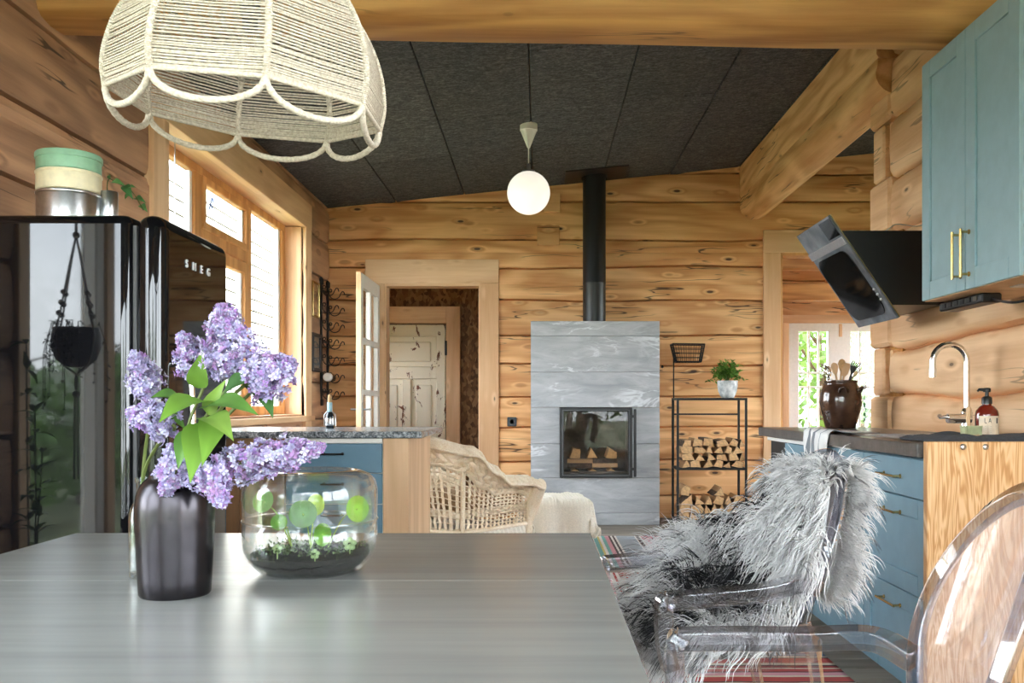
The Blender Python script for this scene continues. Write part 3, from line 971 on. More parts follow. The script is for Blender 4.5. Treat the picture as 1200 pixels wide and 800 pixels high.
sprig('lilac sprig drooping over the left of the vase mouth', (q(222, 520, 1.585), q(192, 578, 1.57)), .058, VM, 6, [
    (q(238, 500, 1.58), q(205, 545, 1.50), (-.4, -1, .6), .026, G1), (q(240, 495, 1.57), q(222, 560, 1.47), (.2, -1, .3), .026, G2)], 440, .25)
sprig('lilac sprig hanging low in front of the black vase', (q(238, 540, 1.56), q(262, 592, 1.54)), .050, VM, 7, [
    (q(240, 490, 1.56), q(272, 508, 1.46), (.3, -.8, .8), .024, G4)], 360, .4)
sprig('long pinkish lilac sprig reaching right over the round glass jar', (q(258, 548, 1.60), q(378, 524, 1.60)), .060, VM, 8, [
    (q(252, 490, 1.58), q(238, 540, 1.48), (.4, -1, .3), .022, G2), (q(244, 486, 1.60), q(262, 446, 1.56), (.2, -.9, .3), .014, G4)], 620, .5)
sprig('tiny dark lilac sprig tip at the right of the bouquet', (q(334, 428, 1.65), q(344, 448, 1.64)), .014, VM, 9, [], 40, .9)

# glass jar garden -----------------------------------------------------------
MT['jar'] = jar_glass('jar_glass', (.975, .985, .98, 1), .55)
JX, JY = P(364, 600, 1.86).x, 1.86
t = thing('glass_terrarium', 'round clear glass terrarium with soil and green plants inside', 'terrarium', (JX, JY, TZ))
lo = [(.001, .003), (.085, .002), (.092, 0), (.105, .008), (.124, .030), (.1325, .052), (.134, .07), (.1335, .105), (.1305, .107), (.1305, .07), (.129, .054), (.121, .034), (.103, .013), (.09, .006), (.001, .007)]
mb = MB(); mb.lathe(lo, (JX, JY, TZ), 64, caps=False); mb.lathe([(.1335, .1035), (.1362, .106), (.1355, .1085), (.131, .1085), (.1305, .105)], (JX, JY, TZ), 64, caps=False); mb.build('bowl', MT['jar'], t, smooth=60)
hi = [(.1335, .109), (.1345, .15), (.134, .168), (.130, .186), (.118, .199), (.100, .206), (.090, .208), (.086, .2055), (.090, .204), (.1, .2025), (.116, .195), (.127, .183), (.131, .166), (.1315, .15), (.1305, .109)]
mb = MB(); mb.lathe(hi + [hi[0]], (JX, JY, TZ), 64, caps=False); mb.build('dome', MT['jar'], t, smooth=60)
s_ = MB()
def soil(u, v):
    a = 2 * PI * u; r = .117 * v
    z = .036 + .012 * v * math.sin(a + .5) + .010 * noise.noise(Vector((math.cos(a) * r * 30, math.sin(a) * r * 30, 1)))
    z = z + .01 * (1 - v)
    return (JX + r * math.cos(a), JY + r * math.sin(a), TZ + max(.014, z))
s_.grid(soil, 48, 10, cu=True)
s_.lathe([(.001, .0085), (.088, .0085), (.101, .015), (.1165, .033), (.118, .04)], (JX, JY, TZ), 48, caps=False)
so = s_.build('soil', MT['soil'], None, smooth=60); tag(so, 'dark soil lying in the bottom of the glass terrarium', 'soil', None, 'stuff')
rn = random.Random(9)
mb = MB()
for i in range(420):
    a = rn.random() * 6.28; r = .11 * math.sqrt(rn.random())
    c = Vector((JX + r * math.cos(a), JY + r * math.sin(a), TZ + .045 + .012 * rn.random()))
    d = Vector((rn.uniform(-1, 1), rn.uniform(-1, 1), rn.uniform(.2, 1))).normalized() * rn.uniform(.004, .009)
    e = d.cross(Vector((rn.uniform(-1, 1), rn.uniform(-1, 1), .3))).normalized() * .0032
    g = rn.uniform(.4, 1.2); cc = (.07 * g, .11 * g, .035 * g)
    mb.add([c, c + d * .5 + e, c + d, c + d * .5 - e], [(0, 1, 2, 3)], [cc] * 4)
tag(mb.build('moss', MT['leaf'], None), 'dark green moss growing on the terrarium soil', 'moss', None, 'stuff')

def disc_leaf(mb, c, n, r, col, oval=1.0):
    c = Vector(c); n = Vector(n).normalized()
    a = n.cross(Vector((0, 0, 1))); a = a.normalized() if a.length > .1 else Vector((1, 0, 0)); b = n.cross(a)
    vs = [c - n * r * .12]; cols = [tuple(min(1, x * 1.5) for x in col)]
    for ring, rr_ in ((1, .55), (2, 1.0)):
        for q_ in range(18):
            an = 2 * PI * q_ / 18
            vs.append(c + a * (math.cos(an) * r * rr_) + b * (math.sin(an) * r * rr_ * oval) + n * r * .10 * (rr_ * rr_))
            cols.append(col)
    fs = [(0, 1 + i, 1 + (i + 1) % 18) for i in range(18)]
    fs += [(1 + i, 19 + i, 19 + (i + 1) % 18, 1 + (i + 1) % 18) for i in range(18)]
    mb.add(vs, fs, cols)

def pilea(label, root, leaves):
    t = thing('round_leaf_plant', label, 'plant', root, 0, 'plants inside the terrarium')
    for (px, py, Y, r, n, col, ov) in leaves:
        c = P(px, py, Y)
        mb = MB(); disc_leaf(mb, c, n, r, col, ov); lf = mb.build('leaf', MT['leaf'], t, smooth=180)
        mb = MB(); mb.vc = (.3, .42, .1)
        mb.tube(catmull([root, Vector(root).lerp(c, .5) + Vector((0, 0, .02)), c], 5), .0014, 5)
        mb.build('stalk', MT['leaf'], lf, smooth=60)
    return t
GL, GD, GM = (.22, .34, .02), (.05, .14, .02), (.11, .24, .035)
pilea('small round leaf plant at the left of the terrarium', (JX - .03, JY - .02, TZ + .045), [(309, 587, 1.82, .0235, (-.3, -1, .3), GM, 1), (327, 612, 1.80, .0165, (.1, -1, .4), GM, 1)])
pilea('middle round leaf plant with one dark and one yellow-green leaf', (JX + .0, JY, TZ + .045), [(355, 602, 1.83, .028, (.2, -1, .2), GD, 1), (370, 591, 1.87, .018, (.5, -1, .1), GL, 1.25), (378, 626, 1.78, .017, (.3, -1, -.2), GM, 1.4)])
pilea('round leaf plant leaning right in the terrarium', (JX + .03, JY + .02, TZ + .045), [(419, 596, 1.84, .0225, (.15, -1, .1), (.19, .38, .03), 1.2)])
def seedling(label, px, py, Y, s):
    c = P(px, py, Y)
    t = thing('clover_seedling', label, 'plant', c, 0, 'plants inside the terrarium')
    for q_ in range(5):
        an = 2 * PI * q_ / 5 + .3
        mb = MB(); disc_leaf(mb, c + Vector((math.cos(an) * s, -.2 * s, math.sin(an) * s)), (math.cos(an) * .3, -1, .5), s * .72, (.28, .38, .18), 1)
        mb.build('leaf', MT['leaf'], t, smooth=180)
    mb = MB(); mb.vc = (.3, .4, .15); mb.tube([c + Vector((0, 0, -.02)), c], .0012, 5); mb.build('stalk', MT['leaf'], t)
seedling('pale clover seedling at the right of the terrarium soil', 410, 637, 1.79, .008)
seedling('pale clover seedling low in the middle of the terrarium', 369, 649, 1.765, .006)
seedling('darker clover seedling at the left of the terrarium soil', 325, 643, 1.77, .006)
# ================================================================== LEFT SIDE: FRIDGE, LAMP, ISLAND
FZ = 1.62
t = thing('fridge', 'rounded glossy black retro fridge with silver lettering on its door', 'fridge', (-1.45, 2.85, 0))
mb = MB(); mb.box(-1.76, -1.155, 2.58, 3.12, .06, FZ, 0); o = mb.build('body', MT['gloss_black'], t, smooth=40); bev(o, .028, 4)
mb = MB(); mb.box(-1.148, -1.06, 2.575, 3.125, .1, FZ, 0); o = mb.build('door', MT['gloss_black'], t, smooth=40); bev(o, .042, 6)
g = MB(); g.box(-1.158, -1.146, 2.6, 3.1, .12, FZ - .03, 0); g.build('door_seal', plain('grey_rubber_seal', lin(70, 70, 72), .6), t)
for x in (-1.7, -1.22):
    for y in (2.64, 3.06):
        mb = MB(); mb.lathe([(.022, 0), (.022, .03), (.015, .06)], (x, y, 0), 14); mb.build('foot', MT['black_metal'], t, smooth=40)
SILVER = plain('silver_white', lin(225, 226, 228), .3)
for i_, ch_ in enumerate('SMEG'):
    cu = bpy.data.curves.new('letter', 'FONT'); cu.body = ch_; cu.size = .034; cu.extrude = .002; cu.offset = .0005; cu.align_x = 'CENTER'
    ft = bpy.data.objects.new('letters', cu); COL.objects.link(ft); bpy.context.view_layer.update()
    lm = bpy.data.meshes.new_from_object(ft.evaluated_get(bpy.context.evaluated_depsgraph_get()))
    bpy.data.objects.remove(ft); bpy.data.curves.remove(cu)
    lt = bpy.data.objects.new('letter', lm); COL.objects.link(lt); lm.materials.clear(); lm.materials.append(SILVER)
    lt.matrix_basis = Matrix(((0, 0, 1, -1.0585 + 1.45), (1, 0, 0, 2.742 + .060 * i_ - 2.85), (0, 1, 0, 1.492), (0, 0, 0, 1)))
    lt.parent = t
    lt['label'] = 'silver letter'
mb = MB()
mb.tube(catmull([(-1.06, 2.66, .80), (-1.02, 2.66, .82), (-1.01, 2.66, 1.0), (-1.02, 2.66, 1.18), (-1.06, 2.66, 1.2)], 5), .010, 8)
mb.build('handle', MT['chrome'], t, smooth=60)

def tin(name, label, z0, h, r, mat, lidded, g='stacked round tins on the fridge'):
    x, y = P(81, 200, 2.76).x, 2.76
    t = thing(name, label, 'tin', (x, y, z0), 0, g)
    mb = MB(); mb.lathe([(.001, .002), (r - .004, 0), (r - .001, .003), (r - .001, h - .006), (r - .003, h)], (x, y, z0), 48); mb.build('body', mat, t, smooth=40)
    if lidded:
        mb = MB(); mb.lathe([(r + .001, h * .66), (r + .0025, h * .67), (r + .0025, h - .004), (r, h), (r - .006, h + .001), (r - .01, h - .002), (.001, h - .002)], (x, y, z0), 48); mb.build('lid', mat, t, smooth=40)
    else:
        mb = MB(); mb.lathe([(r - .001, h - .010), (r + .0015, h - .007), (r + .0015, h - .003), (r - .001, h)], (x, y, z0), 48, caps=False); mb.build('rim', mat, t, smooth=40)
s = F / 2.76
def zz(py): return EYE + (HY - py) / s
za, zb, zt = zz(227), zz(203.5), zz(182.5)
tin('round_tin', 'plain metal tin, lowest of the stack on the fridge', FZ, za - FZ - .001, .090, MT['steel'], False)
tin('round_tin', 'cream tin between the metal and the green one on the fridge', za, zb - za - .001, .091, plain('cream_enamel', lin(232, 220, 186), .35), False)
tin('round_tin', 'mint green lidded tin on top of the stack', zb, zt - zb, .0905, plain('mint_enamel', lin(140, 184, 152), .35), True)
cx_, cy_ = P(128, 240, 2.80).x, 2.80
t = thing('metal_cup', 'small grey metal cup beside the stacked tins', 'cup', (cx_, cy_, FZ))
mb = MB(); mb.lathe([(.001, .002), (.023, 0), (.025, .003), (.026, .11), (.0245, .112), (.0235, .11), (.0225, .006), (.001, .005)], (cx_, cy_, FZ), 28); mb.build('cup_body', MT['steel'], t, smooth=40)
t = thing('trailing_plant', 'small ivy cutting trailing from the grey metal cup', 'plant', (cx_, cy_, FZ + .09))
path = catmull([(cx_, cy_, FZ + .02), P(126, 213, 2.80), P(137, 214, 2.77), P(152, 222, 2.75), P(160, 232, 2.73), P(168, 246, 2.71)], 5)
mb = MB(); mb.vc = (.1, .12, .04); mb.tube(path, .0018, 6); mb.build('stem', MT['leaf'], t, smooth=60)
for i, (a, b, w) in enumerate((((131, 213), (146, 216), .010), ((146, 217), (155, 232), .013), ((150, 222), (158, 218), .009), ((158, 232), (170, 236), .010), ((165, 240), (172, 247), .010), ((129, 210), (127, 204), .005), ((154, 228), (146, 232), .009))):
    mb = MB(); leaf_surface(mb, P(*a, 2.76), P(*b, 2.72), (0, -1, .6), w, (.06, .16, .05) if i % 2 else (.12, .26, .08)); mb.build('leaf', MT['leaf'], t, smooth=180)

# macrame planter by the near window, seen only mirrored in the fridge side -------
hx, hy = -1.75, 1.71
t = thing('hanging_planter', 'dark round pot hanging in white knotted cords, mirrored in the fridge side', 'planter', (hx, hy, 1.22))
mb = MB(); mb.lathe([(.001, 0), (.04, .004), (.07, .03), (.086, .075), (.086, .12), (.078, .15), (.072, .15), (.075, .12), (.001, .11)], (hx, hy, 1.22), 32); mb.build('pot', plain('dark_clay', lin(58, 62, 68), .6, nz=.15), t, smooth=50)
mb = MB()
for q_ in range(4):
    a = PI / 2 * q_ + .4; dx, dy = math.cos(a), math.sin(a)
    mb.tube(catmull([(hx, hy, 1.12), (hx, hy, 1.19), (hx + dx * .06, hy + dy * .06, 1.235), (hx + dx * .092, hy + dy * .092, 1.33), (hx + dx * .07, hy + dy * .07, 1.42), (hx + dx * .03, hy + dy * .03, 1.6), (hx, hy, 1.72)], 6), .004, 6)
    for z in (1.42, 1.46, 1.50): mb.ball((hx + dx * (.075 - (z - 1.42) * .25), hy + dy * (.075 - (z - 1.42) * .25), z), .011, 8, 6)
    mb.tube([(hx + dx * .006, hy + dy * .006, 1.12), (hx + dx * .01, hy + dy * .01, .8)], .003, 5)
mb.tube([(hx, hy, 1.72), (hx, hy, 2.95)], .006, 6); mb.ball((hx, hy, 1.12), .014, 8, 6); mb.ball((hx, hy, 1.72), .014, 8, 6)
mb.build('cords', plain('white_cotton_cord', lin(196, 194, 190), .9), t, smooth=60)
mb = MB(); rn = random.Random(4)
for q_ in range(14):
    a = rn.random() * 6.28; L = rn.uniform(.12, .34)
    pts = [Vector((hx + math.cos(a) * (.06 + .05 * min(1, k_ * .4)), hy + math.sin(a) * (.06 + .05 * min(1, k_ * .4)), 1.37 + .02 * (k_ == 1) - max(0, k_ - 1) * L / 6)) for k_ in range(8)]
    mb.vc = (.05, .07, .03); mb.tube(pts, .0015, 4)
    for p in pts[1:]:
        for _ in range(2):
            d = Vector((rn.uniform(-1, 1), rn.uniform(-1, 1), rn.uniform(-.6, .3))).normalized()
            leaf_surface(mb, p, p + d * .022, (0, 0, 1), .006, (.05, .08, .03), nseg=3)
mb.build('trailing_stems', MT['leaf'], t)
# potted plant on the floor by the same window
px_, py_ = -1.85, 1.84
t = thing('potted_plant', 'slender potted plant mirrored at the left of the fridge side', 'plant', (px_, py_, 0))
mb = MB(); mb.lathe([(.001, 0), (.09, 0), (.12, .2), (.125, .22), (.115, .22), (.001, .2)], (px_, py_, 0), 28); mb.build('pot', plain('dark_pot', lin(48, 44, 46), .6), t, smooth=40)
for (dx, dy, h) in ((-.005, .0, 1.1), (.02, .02, .85), (.0, -.02, .7)):
    mb = MB(); mb.vc = (.12, .16, .05)
    pts = catmull([(px_, py_, .2), (px_ + dx * 2, py_ + dy * 2, .2 + h * .5), (px_ + dx * 3, py_ + dy * 4, .2 + h)], 6)
    mb.tube(pts, .003, 5); st_ = mb.build('stem', MT['leaf'], t)
    mb = MB()
    for p in pts[5:]:
        for _ in range(3):
            d = Vector((rn.uniform(-1, 1), rn.uniform(-1, 1), rn.uniform(-.2, .5))).normalized(); leaf_surface(mb, p, p + d * .075, (0, 0, 1), .014, (.13, .26, .06), nseg=4)
    mb.build('leaves', MT['leaf'], st_)

# ------------------------------------------------------------------ macrame pendant
LX, LY, LZ = -.602, 1.9, 1.695
k = Mat('jute_cord')
v = k.co(); n1 = k.noise(v, 160, 3)
c = k.ramp(n1, [(.3, lin(170, 159, 142)), (.7, lin(212, 203, 187))])
MT['jute'] = k.pbr(Base_Color=c, Roughness=.95, Normal=k.bump(n1, .6, .003))
t = thing('pendant_lamp', 'large pendant lamp with eight sided shade of wound natural cord', 'lamp', (LX, LY, LZ))
PR = catmull([(.273, 0, 0), (.279, 0, .05), (.266, 0, .12), (.235, 0, .185), (.186, 0, .245), (.118, 0, .30), (.045, 0, .335)], 10)
NR = 8; A0 = R(-90 + 23.5)
tilt = Matrix.Translation((LX, LY, LZ)) @ Matrix.Rotation(R(4.2), 4, 'Y') @ Matrix.Rotation(R(3.0), 4, 'X')
def prof(q_):
    x = max(0, min(.9999, q_)) * (len(PR) - 1); i = int(x); f_ = x - i
    return PR[i].lerp(PR[min(i + 1, len(PR) - 1)], f_)
# shade: a winding of cord round straight-sided ribs
mb = MB(); mb.M = tilt
rows = 66
rn = random.Random(12)
for i in range(rows):
    pts = []
    jit = [rn.uniform(-.0012, .0012) for _ in range(NR)]
    for c_ in range(NR):
        a0 = A0 + 2 * PI * c_ / NR; a1 = A0 + 2 * PI * (c_ + 1) / NR
        for h_ in (0, .5):
            q_ = .005 + .99 * (i + (c_ + h_) / NR) / rows
            p = prof(q_); r = p.x
            P0 = Vector((r * math.cos(a0), r * math.sin(a0), p.z)); P1 = Vector((r * math.cos(a1), r * math.sin(a1), p.z))
            pt = P0.lerp(P1, h_); pt.z += jit[c_] + (-.001 if h_ else 0)
            pts.append(pt)
    mb.tube(pts + [pts[0] + Vector((0, 0, .4 / rows))], .0021, 5, caps=False)
mb.build('wound_cord', MT['jute'], t, smooth=60)
for c_ in range(NR):
    a0 = A0 + 2 * PI * c_ / NR
    mb = MB(); mb.M = tilt
    pts = [Vector((p.x * math.cos(a0), p.x * math.sin(a0), p.z)) for p in PR[::3]]
    mb.tube([pts[0] + Vector((0, 0, -.012))] + pts, .0062, 8)
    for j in range(len(pts) - 1):
        for f_ in (0, .25, .5, .75):
            c = pts[j].lerp(pts[j + 1], f_); d = (pts[j + 1] - pts[j]).normalized()
            mb.tube([c - d * .0028, c, c + d * .0028], [.0055, .0075, .0055], 8, caps=False)
    mb.build('rib', MT['jute'], t, smooth=60)
for c_ in range(NR):
    a0 = A0 + 2 * PI * c_ / NR; a1 = A0 + 2 * PI * (c_ + 1) / NR
    p = PR[0]; P0 = Vector((p.x * math.cos(a0), p.x * math.sin(a0), 0)); P1 = Vector((p.x * math.cos(a1), p.x * math.sin(a1), 0))
    mb = MB(); mb.M = tilt
    pts = []
    for j in range(25):
        h_ = j / 24; q_ = P0.lerp(P1, .5 - .5 * math.cos(PI * h_) * (1 - .12 * math.sin(PI * h_)))
        q_.z = -.050 * math.sin(PI * h_) ** .75
        pts.append(q_)
    mb.tube(pts, [.0062 + .0009 * (j % 2) for j in range(25)], 8)
    mb.tube([P0, P1], .0050, 8)
    mb.build('scallop', MT['jute'], t, smooth=60)
mb = MB(); mb.M = tilt
for i in range(5200):
    q_ = rn.random(); p = prof(q_); c_ = rn.randrange(NR); h_ = rn.random()
    a0 = A0 + 2 * PI * c_ / NR; a1 = A0 + 2 * PI * (c_ + 1) / NR
    b = Vector((p.x * math.cos(a0), p.x * math.sin(a0), p.z)).lerp(Vector((p.x * math.cos(a1), p.x * math.sin(a1), p.z)), h_)
    d = (Vector((b.x, b.y, 0)).normalized() * rn.choice((1, 1, -.6)) + Vector((rn.uniform(-1, 1), rn.uniform(-1, 1), rn.uniform(-1, 1))) * .9).normalized()
    e = d.cross(Vector((0, 0, 1))).normalized() * .00035
    L = rn.uniform(.004, .010)
    mb.add([b - e, b + e, b + d * L + Vector((0, 0, rn.uniform(-.003, .003)))], [(0, 1, 2)])
fz = mb.build('loose_fibres', MT['jute'], t); fz['kind'] = 'stuff'
mb = MB(); bz = 1.80
mb.lathe([(.001, -.052), (.022, -.048), (.040, -.034), (.0475, -.012), (.046, .01), (.034, .034), (.018, .052), (.014, .066)], (LX, LY, bz), 28, caps=False)
bulb = mb.build('bulb', MT['jar'], t, smooth=80)
mb = MB()
for a in range(4):
    an = PI / 2 * a
    mb.tube([(LX + .004 * math.cos(an), LY + .004 * math.sin(an), bz + .05), (LX + .012 * math.cos(an), LY + .012 * math.sin(an), bz - .02)], .0009, 5)
mb.build('filament', MT['brass'], bulb)
mb = MB(); mb.lathe([(.0145, .056), (.016, .06), (.016, .085), (.021, .09), (.021, .135), (.012, .145), (.004, .15)], (LX, LY, bz), 20); mb.build('socket', MT['black_metal'], t, smooth=40)
mb = MB(); mb.tube([(LX, LY, bz + .145), (LX, LY, zc(LX) - .02)], .0035, 6); mb.build('cord', MT['black_metal'], t)
mb = MB(); mb.lathe([(.004, -.06), (.03, -.055), (.05, -.02), (.052, .0)], (LX, LY, zc(LX) + .0), 24); mb.build('ceiling_rose', MT['black_metal'], t, smooth=40)

# globe lamp ------------------------------------------------------------------
GX, GY = P(619.5, 226, 6.7).x, 6.7
gz = P(619.5, 226, 6.7).z; gr = 25.2 * 6.7 / F
t = thing('globe_lamp', 'opal white globe pendant under the dark ceiling', 'lamp', (GX, GY, gz))
k = Mat('opal_glass')
em = k.pbr(Base_Color=lin(250, 246, 238), Roughness=.25, Emission_Color=(1, .93, .82, 1), Emission_Strength=.035, Subsurface_Weight=.0)
mb = MB(); mb.ball((GX, GY, gz), gr, 40, 24); mb.build('globe', em, t, smooth=180)
mb = MB(); mb.lathe([(.05, gr - .012), (.046, gr + .006), (.015, gr + .012), (.013, gr + .05), (.004, gr + .06)], (GX, GY, gz), 24); mb.build('cap', MT['steel'], t, smooth=40)
ct = zc(GX)
mb = MB(); mb.tube([(GX, GY, gz + gr + .05), (GX, GY, ct - .12)], .004, 6); mb.build('cord', MT['white_plastic'], t)
mb = MB(); mb.lathe([(.004, -.175), (.012, -.165), (.058, -.05), (.06, -.045), (.064, -.042), (.064, .004)], (GX, GY, ct), 28); mb.build('canopy', MT['white_plastic'], t, smooth=30)

# ------------------------------------------------------------------ island
k = Mat('speckled_granite')
v = k.co(); n1 = k.noise(v, 90, 4, .7); n2 = k.noise(v, 34, 3, .6)
c = k.ramp(k.math('ADD', k.math('MULTIPLY', n1, .6), k.math('MULTIPLY', n2, .4)), [(.38, lin(38, 42, 46)), (.5, lin(112, 118, 122)), (.62, lin(200, 204, 206))], 'LINEAR')
MT['granite'] = k.pbr(Base_Color=c, Roughness=.22)
IY = 4.92
t = thing('island_worktop', 'speckled grey granite worktop on the blue cabinet below the window', 'worktop', (-1.3, 5.4, .9))
mb = MB(); mb.box(-1.985, -.63, IY - .03, 5.94, .9, .936, .006); mb.build('slab', MT['granite'], t)

def shaker(mb, fn, a0, a1, z0, z1, st=.055, plain_=False):
    """front in local (a, d, z): d=0 face plane, + towards the room"""
    if plain_:
        mb.box(*fn(a0, a1, -.018, 0, z0, z1), .003); return
    mb.box(*fn(a0, a1, -.018, -.009, z0, z1), .001)
    for q_ in ((a0, a0 + st, z0, z1), (a1 - st, a1, z0, z1), (a0 + st + .0002, a1 - st - .0002, z0, z0 + st), (a0 + st + .0002, a1 - st - .0002, z1 - st, z1)):
        mb.box(*fn(q_[0], q_[1], -.0095, 0, q_[2], q_[3]), .002)

def bar_handle(fn, a0, a1, z, mat, vertical=None, off=.03, r=.0048):
    mb = MB()
    def pt(a, d, zz_):
        b = fn(a, a, d, d, zz_, zz_); return Vector((b[0], b[2], b[4]))
    if vertical is None:
        A = [pt(a0, 0, z), pt(a0, off, z), pt(a1, off, z), pt(a1, 0, z)]
    else:
        A = [pt(a0, 0, vertical[0]), pt(a0, off, vertical[0]), pt(a0, off, vertical[1]), pt(a0, 0, vertical[1])]
    e = (A[2] - A[1]).normalized()
    mb.tube([A[1] - e * .012, A[2] + e * .012], r, 10); mb.tube([A[0], A[1]], r * .9, 8); mb.tube([A[3], A[2]], r * .9, 8)
    mb.tube([A[0], A[0].lerp(A[1], .12)], r * 1.7, 10); mb.tube([A[3], A[3].lerp(A[2], .12)], r * 1.7, 10)
    return mb

fnI = lambda a0, a1, d0, d1, z0, z1: (a0, a1, IY - d0, IY - d1, z0, z1)
t = thing('island_cabinet', 'blue drawer cabinet with pale side panel under the granite worktop', 'cabinet', (-1.04, 5.4, 0))
mb = MB(); mb.box(-1.37, -.845, IY + .019, 5.9, .08, .9, .002); mb.box(-1.36, -.855, IY + .06, 5.85, 0, .08, .002); mb.build('carcass', MT['white_paint'], t)
mb = MB(); mb.box(-.842, -.705, IY - .002, 5.9, 0, .9, .003); sp_ = mb.build('side_panel', MT['birch'], t); sp_['label'] = 'pale wooden side panel'
mb = MB(); mb.box(-1.37, -.845, IY - .0, IY + .018, .874, .898, .002); r_ = mb.build('rail', MT['white_paint'], t); r_['label'] = 'white rail under the worktop'
for z0, z1 in ((.712, .870), (.545, .708), (.315, .541), (.085, .311)):
    mb = MB(); shaker(mb, fnI, -1.366, -.848, z0, z1, plain_=True); d_ = mb.build('drawer', MT['blue_isl'], t)
    h_ = bar_handle(fnI, -1.16, -1.06, z1 - .055, None).build('handle', MT['iron'], d_, smooth=50)
t = thing('boarded_cabinet', 'brown boarded cabinet between the fridge and the blue drawers', 'cabinet', (-1.68, 5.4, 0))
mb = MB()
for i in range(5):
    mb.box(-1.985 + .122 * i, -1.985 + .122 * (i + 1) - .003, IY + .01, 5.9, .0, .9, .003)
mb.build('boards', wood('brown_boards', lin(92, 66, 42), lin(150, 112, 74), 'Z', tone=.3, ring=20, cracks=.3), t)

# small bottle on the island ----------------------------------------------------
bx_, by_ = P(386.5, 490, 5.55).x, 5.55
t = thing('corked_bottle', 'small dark bottle with wooden stopper on the granite worktop', 'bottle', (bx_, by_, .936))
mb = MB(); mb.lathe([(.001, .002), (.022, 0), (.025, .004), (.026, .07), (.022, .085), (.014, .10), (.013, .125)], (bx_, by_, .936), 24); mb.build('bottle_body', plain('smoked_glass', lin(30, 36, 40), .08), t, smooth=50)
mb = MB(); mb.lathe([(.0145, .10), (.0150, .102), (.0150, .155), (.0135, .158)], (bx_, by_, .936), 20); n_ = mb.build('neck_sleeve', plain('pale_blue_paper', lin(150, 186, 196), .5), t, smooth=40)
mb = MB(); mb.lathe([(.011, .156), (.012, .16), (.011, .20), (.007, .206)], (bx_, by_, .936), 16); mb.build('stopper', MT['logend'], t, smooth=40)
mb = MB()
for s_ in (-1, 1): mb.tube([(bx_ + s_ * .014, by_, 1.04), (bx_ + s_ * .032, by_, 1.02), (bx_ + s_ * .034, by_, .95)], .0035, 6)
mb.lathe([(.0265, .018), (.0275, .02), (.0275, .06), (.0265, .062)], (bx_, by_, .936), 24, caps=False)
mb.build('label_band', MT['steel'], t, smooth=40)

# pictures on the left wall ------------------------------------------------------
for nm, lb, y0, y1, z0, z1, mt, th, inner in (('picture_frame', 'thin gold picture frame on the left wall beside the window', 7.93, 8.17, 1.85, 2.16, MT['brass'], .016, lin(196, 150, 104)),
                                        ('picture_frame', 'black picture frame below the gold one on the left wall', 7.93, 8.23, 1.37, 1.71, MT['black_metal'], .035, lin(92, 100, 104))):
    x0 = XL + .016
    t = thing(nm, lb, 'picture', (x0, (y0 + y1) / 2, z0), 0, 'pictures on the left wall')
    mb = MB()
    for q_ in ((y0, y0 + th, z0, z1), (y1 - th, y1, z0, z1), (y0 + th, y1 - th, z0, z0 + th), (y0 + th, y1 - th, z1 - th, z1)): mb.box(x0, x0 + .022, *q_, .003)
    mb.build('frame', mt, t)
    mb = MB(); mb.box(x0, x0 + .008, y0 + th, y1 - th, z0 + th, z1 - th, 0); mb.build('picture', plain('print_' + mt.name, inner, .6, nz=.25, ns=9), t)
    mb = MB(); mb.box(x0 + .012, x0 + .014, y0 + th, y1 - th, z0 + th, z1 - th, 0); mb.build('glass', MT['pane'], t)

# wine rack ----------------------------------------------------------------------
wx = XL + .010
t = thing('wine_rack', 'tall black iron wall rack with curled hooks beside the open door', 'rack', (wx, 8.3, 1.08))
for y in (8.30, 8.55):
    mb = MB(); mb.box(wx, wx + .016, y - .02, y + .02, 1.08, 2.24, .003)
    for z in (1.1, 2.2): mb.box(wx - .004, wx + .026, y - .028, y + .028, z - .03, z + .03, .006)
    mb.build('upright', MT['iron'], t)
mb = MB()
for z in (1.2, 1.66, 2.12): mb.box(wx + .002, wx + .012, 8.30, 8.55, z - .012, z + .012, .002)
mb.build('crossbar', MT['iron'], t)
for i in range(7):
    z = 2.10 - .1565 * i
    for y in (8.30, 8.55):
        x = wx + .016
        mb = MB()
        pts = [(x, y, z + .04), (x + .025, y, z + .035), (x + .03, y, z + .055), (x + .012, y, z + .06), (x + .004, y, z + .03), (x + .02, y, z - .015), (x + .055, y, z - .032), (x + .095, y, z - .018), (x + .115, y, z + .02), (x + .13, y, z + .038), (x + .145, y, z + .03), (x + .15, y, z + .008)]
        mb.tube(catmull(pts, 4), .0042, 6); mb.build('hook', MT['iron'], t, smooth=60)
z = 2.10 - .1565 * 5
t = thing('wine_bottle', 'pale ended wine bottle lying in the black iron rack', 'bottle', (wx + .07, 8.24, z))
mb = MB(); mb.lathe([(.001, 0), (.03, -.005), (.037, .004), (.0375, .02), (.0375, .2), (.03, .235), (.015, .26), (.014, .31)], (0, 0, 0), 24, axis='Y')
MM = Matrix.Translation((wx + .075, 8.24, z + .012))
mb.v = [tuple(MM @ Vector(p)) for p in mb.v]
mb.build('bottle_body', plain('dark_green_glass', lin(28, 34, 26), .1), t, smooth=50)
mb = MB(); mb.lathe([(.0385, .004), (.0388, .006), (.0388, .06), (.038, .062)], (wx + .075, 8.24, z + .012), 24, axis='Y', caps=False); mb.lathe([(.001, -.002), (.028, -.007), (.0385, .003)], (wx + .075, 8.24, z + .012), 24, axis='Y', caps=False)
mb.build('bottle_wrap', MT['white_plastic'], t, smooth=50)

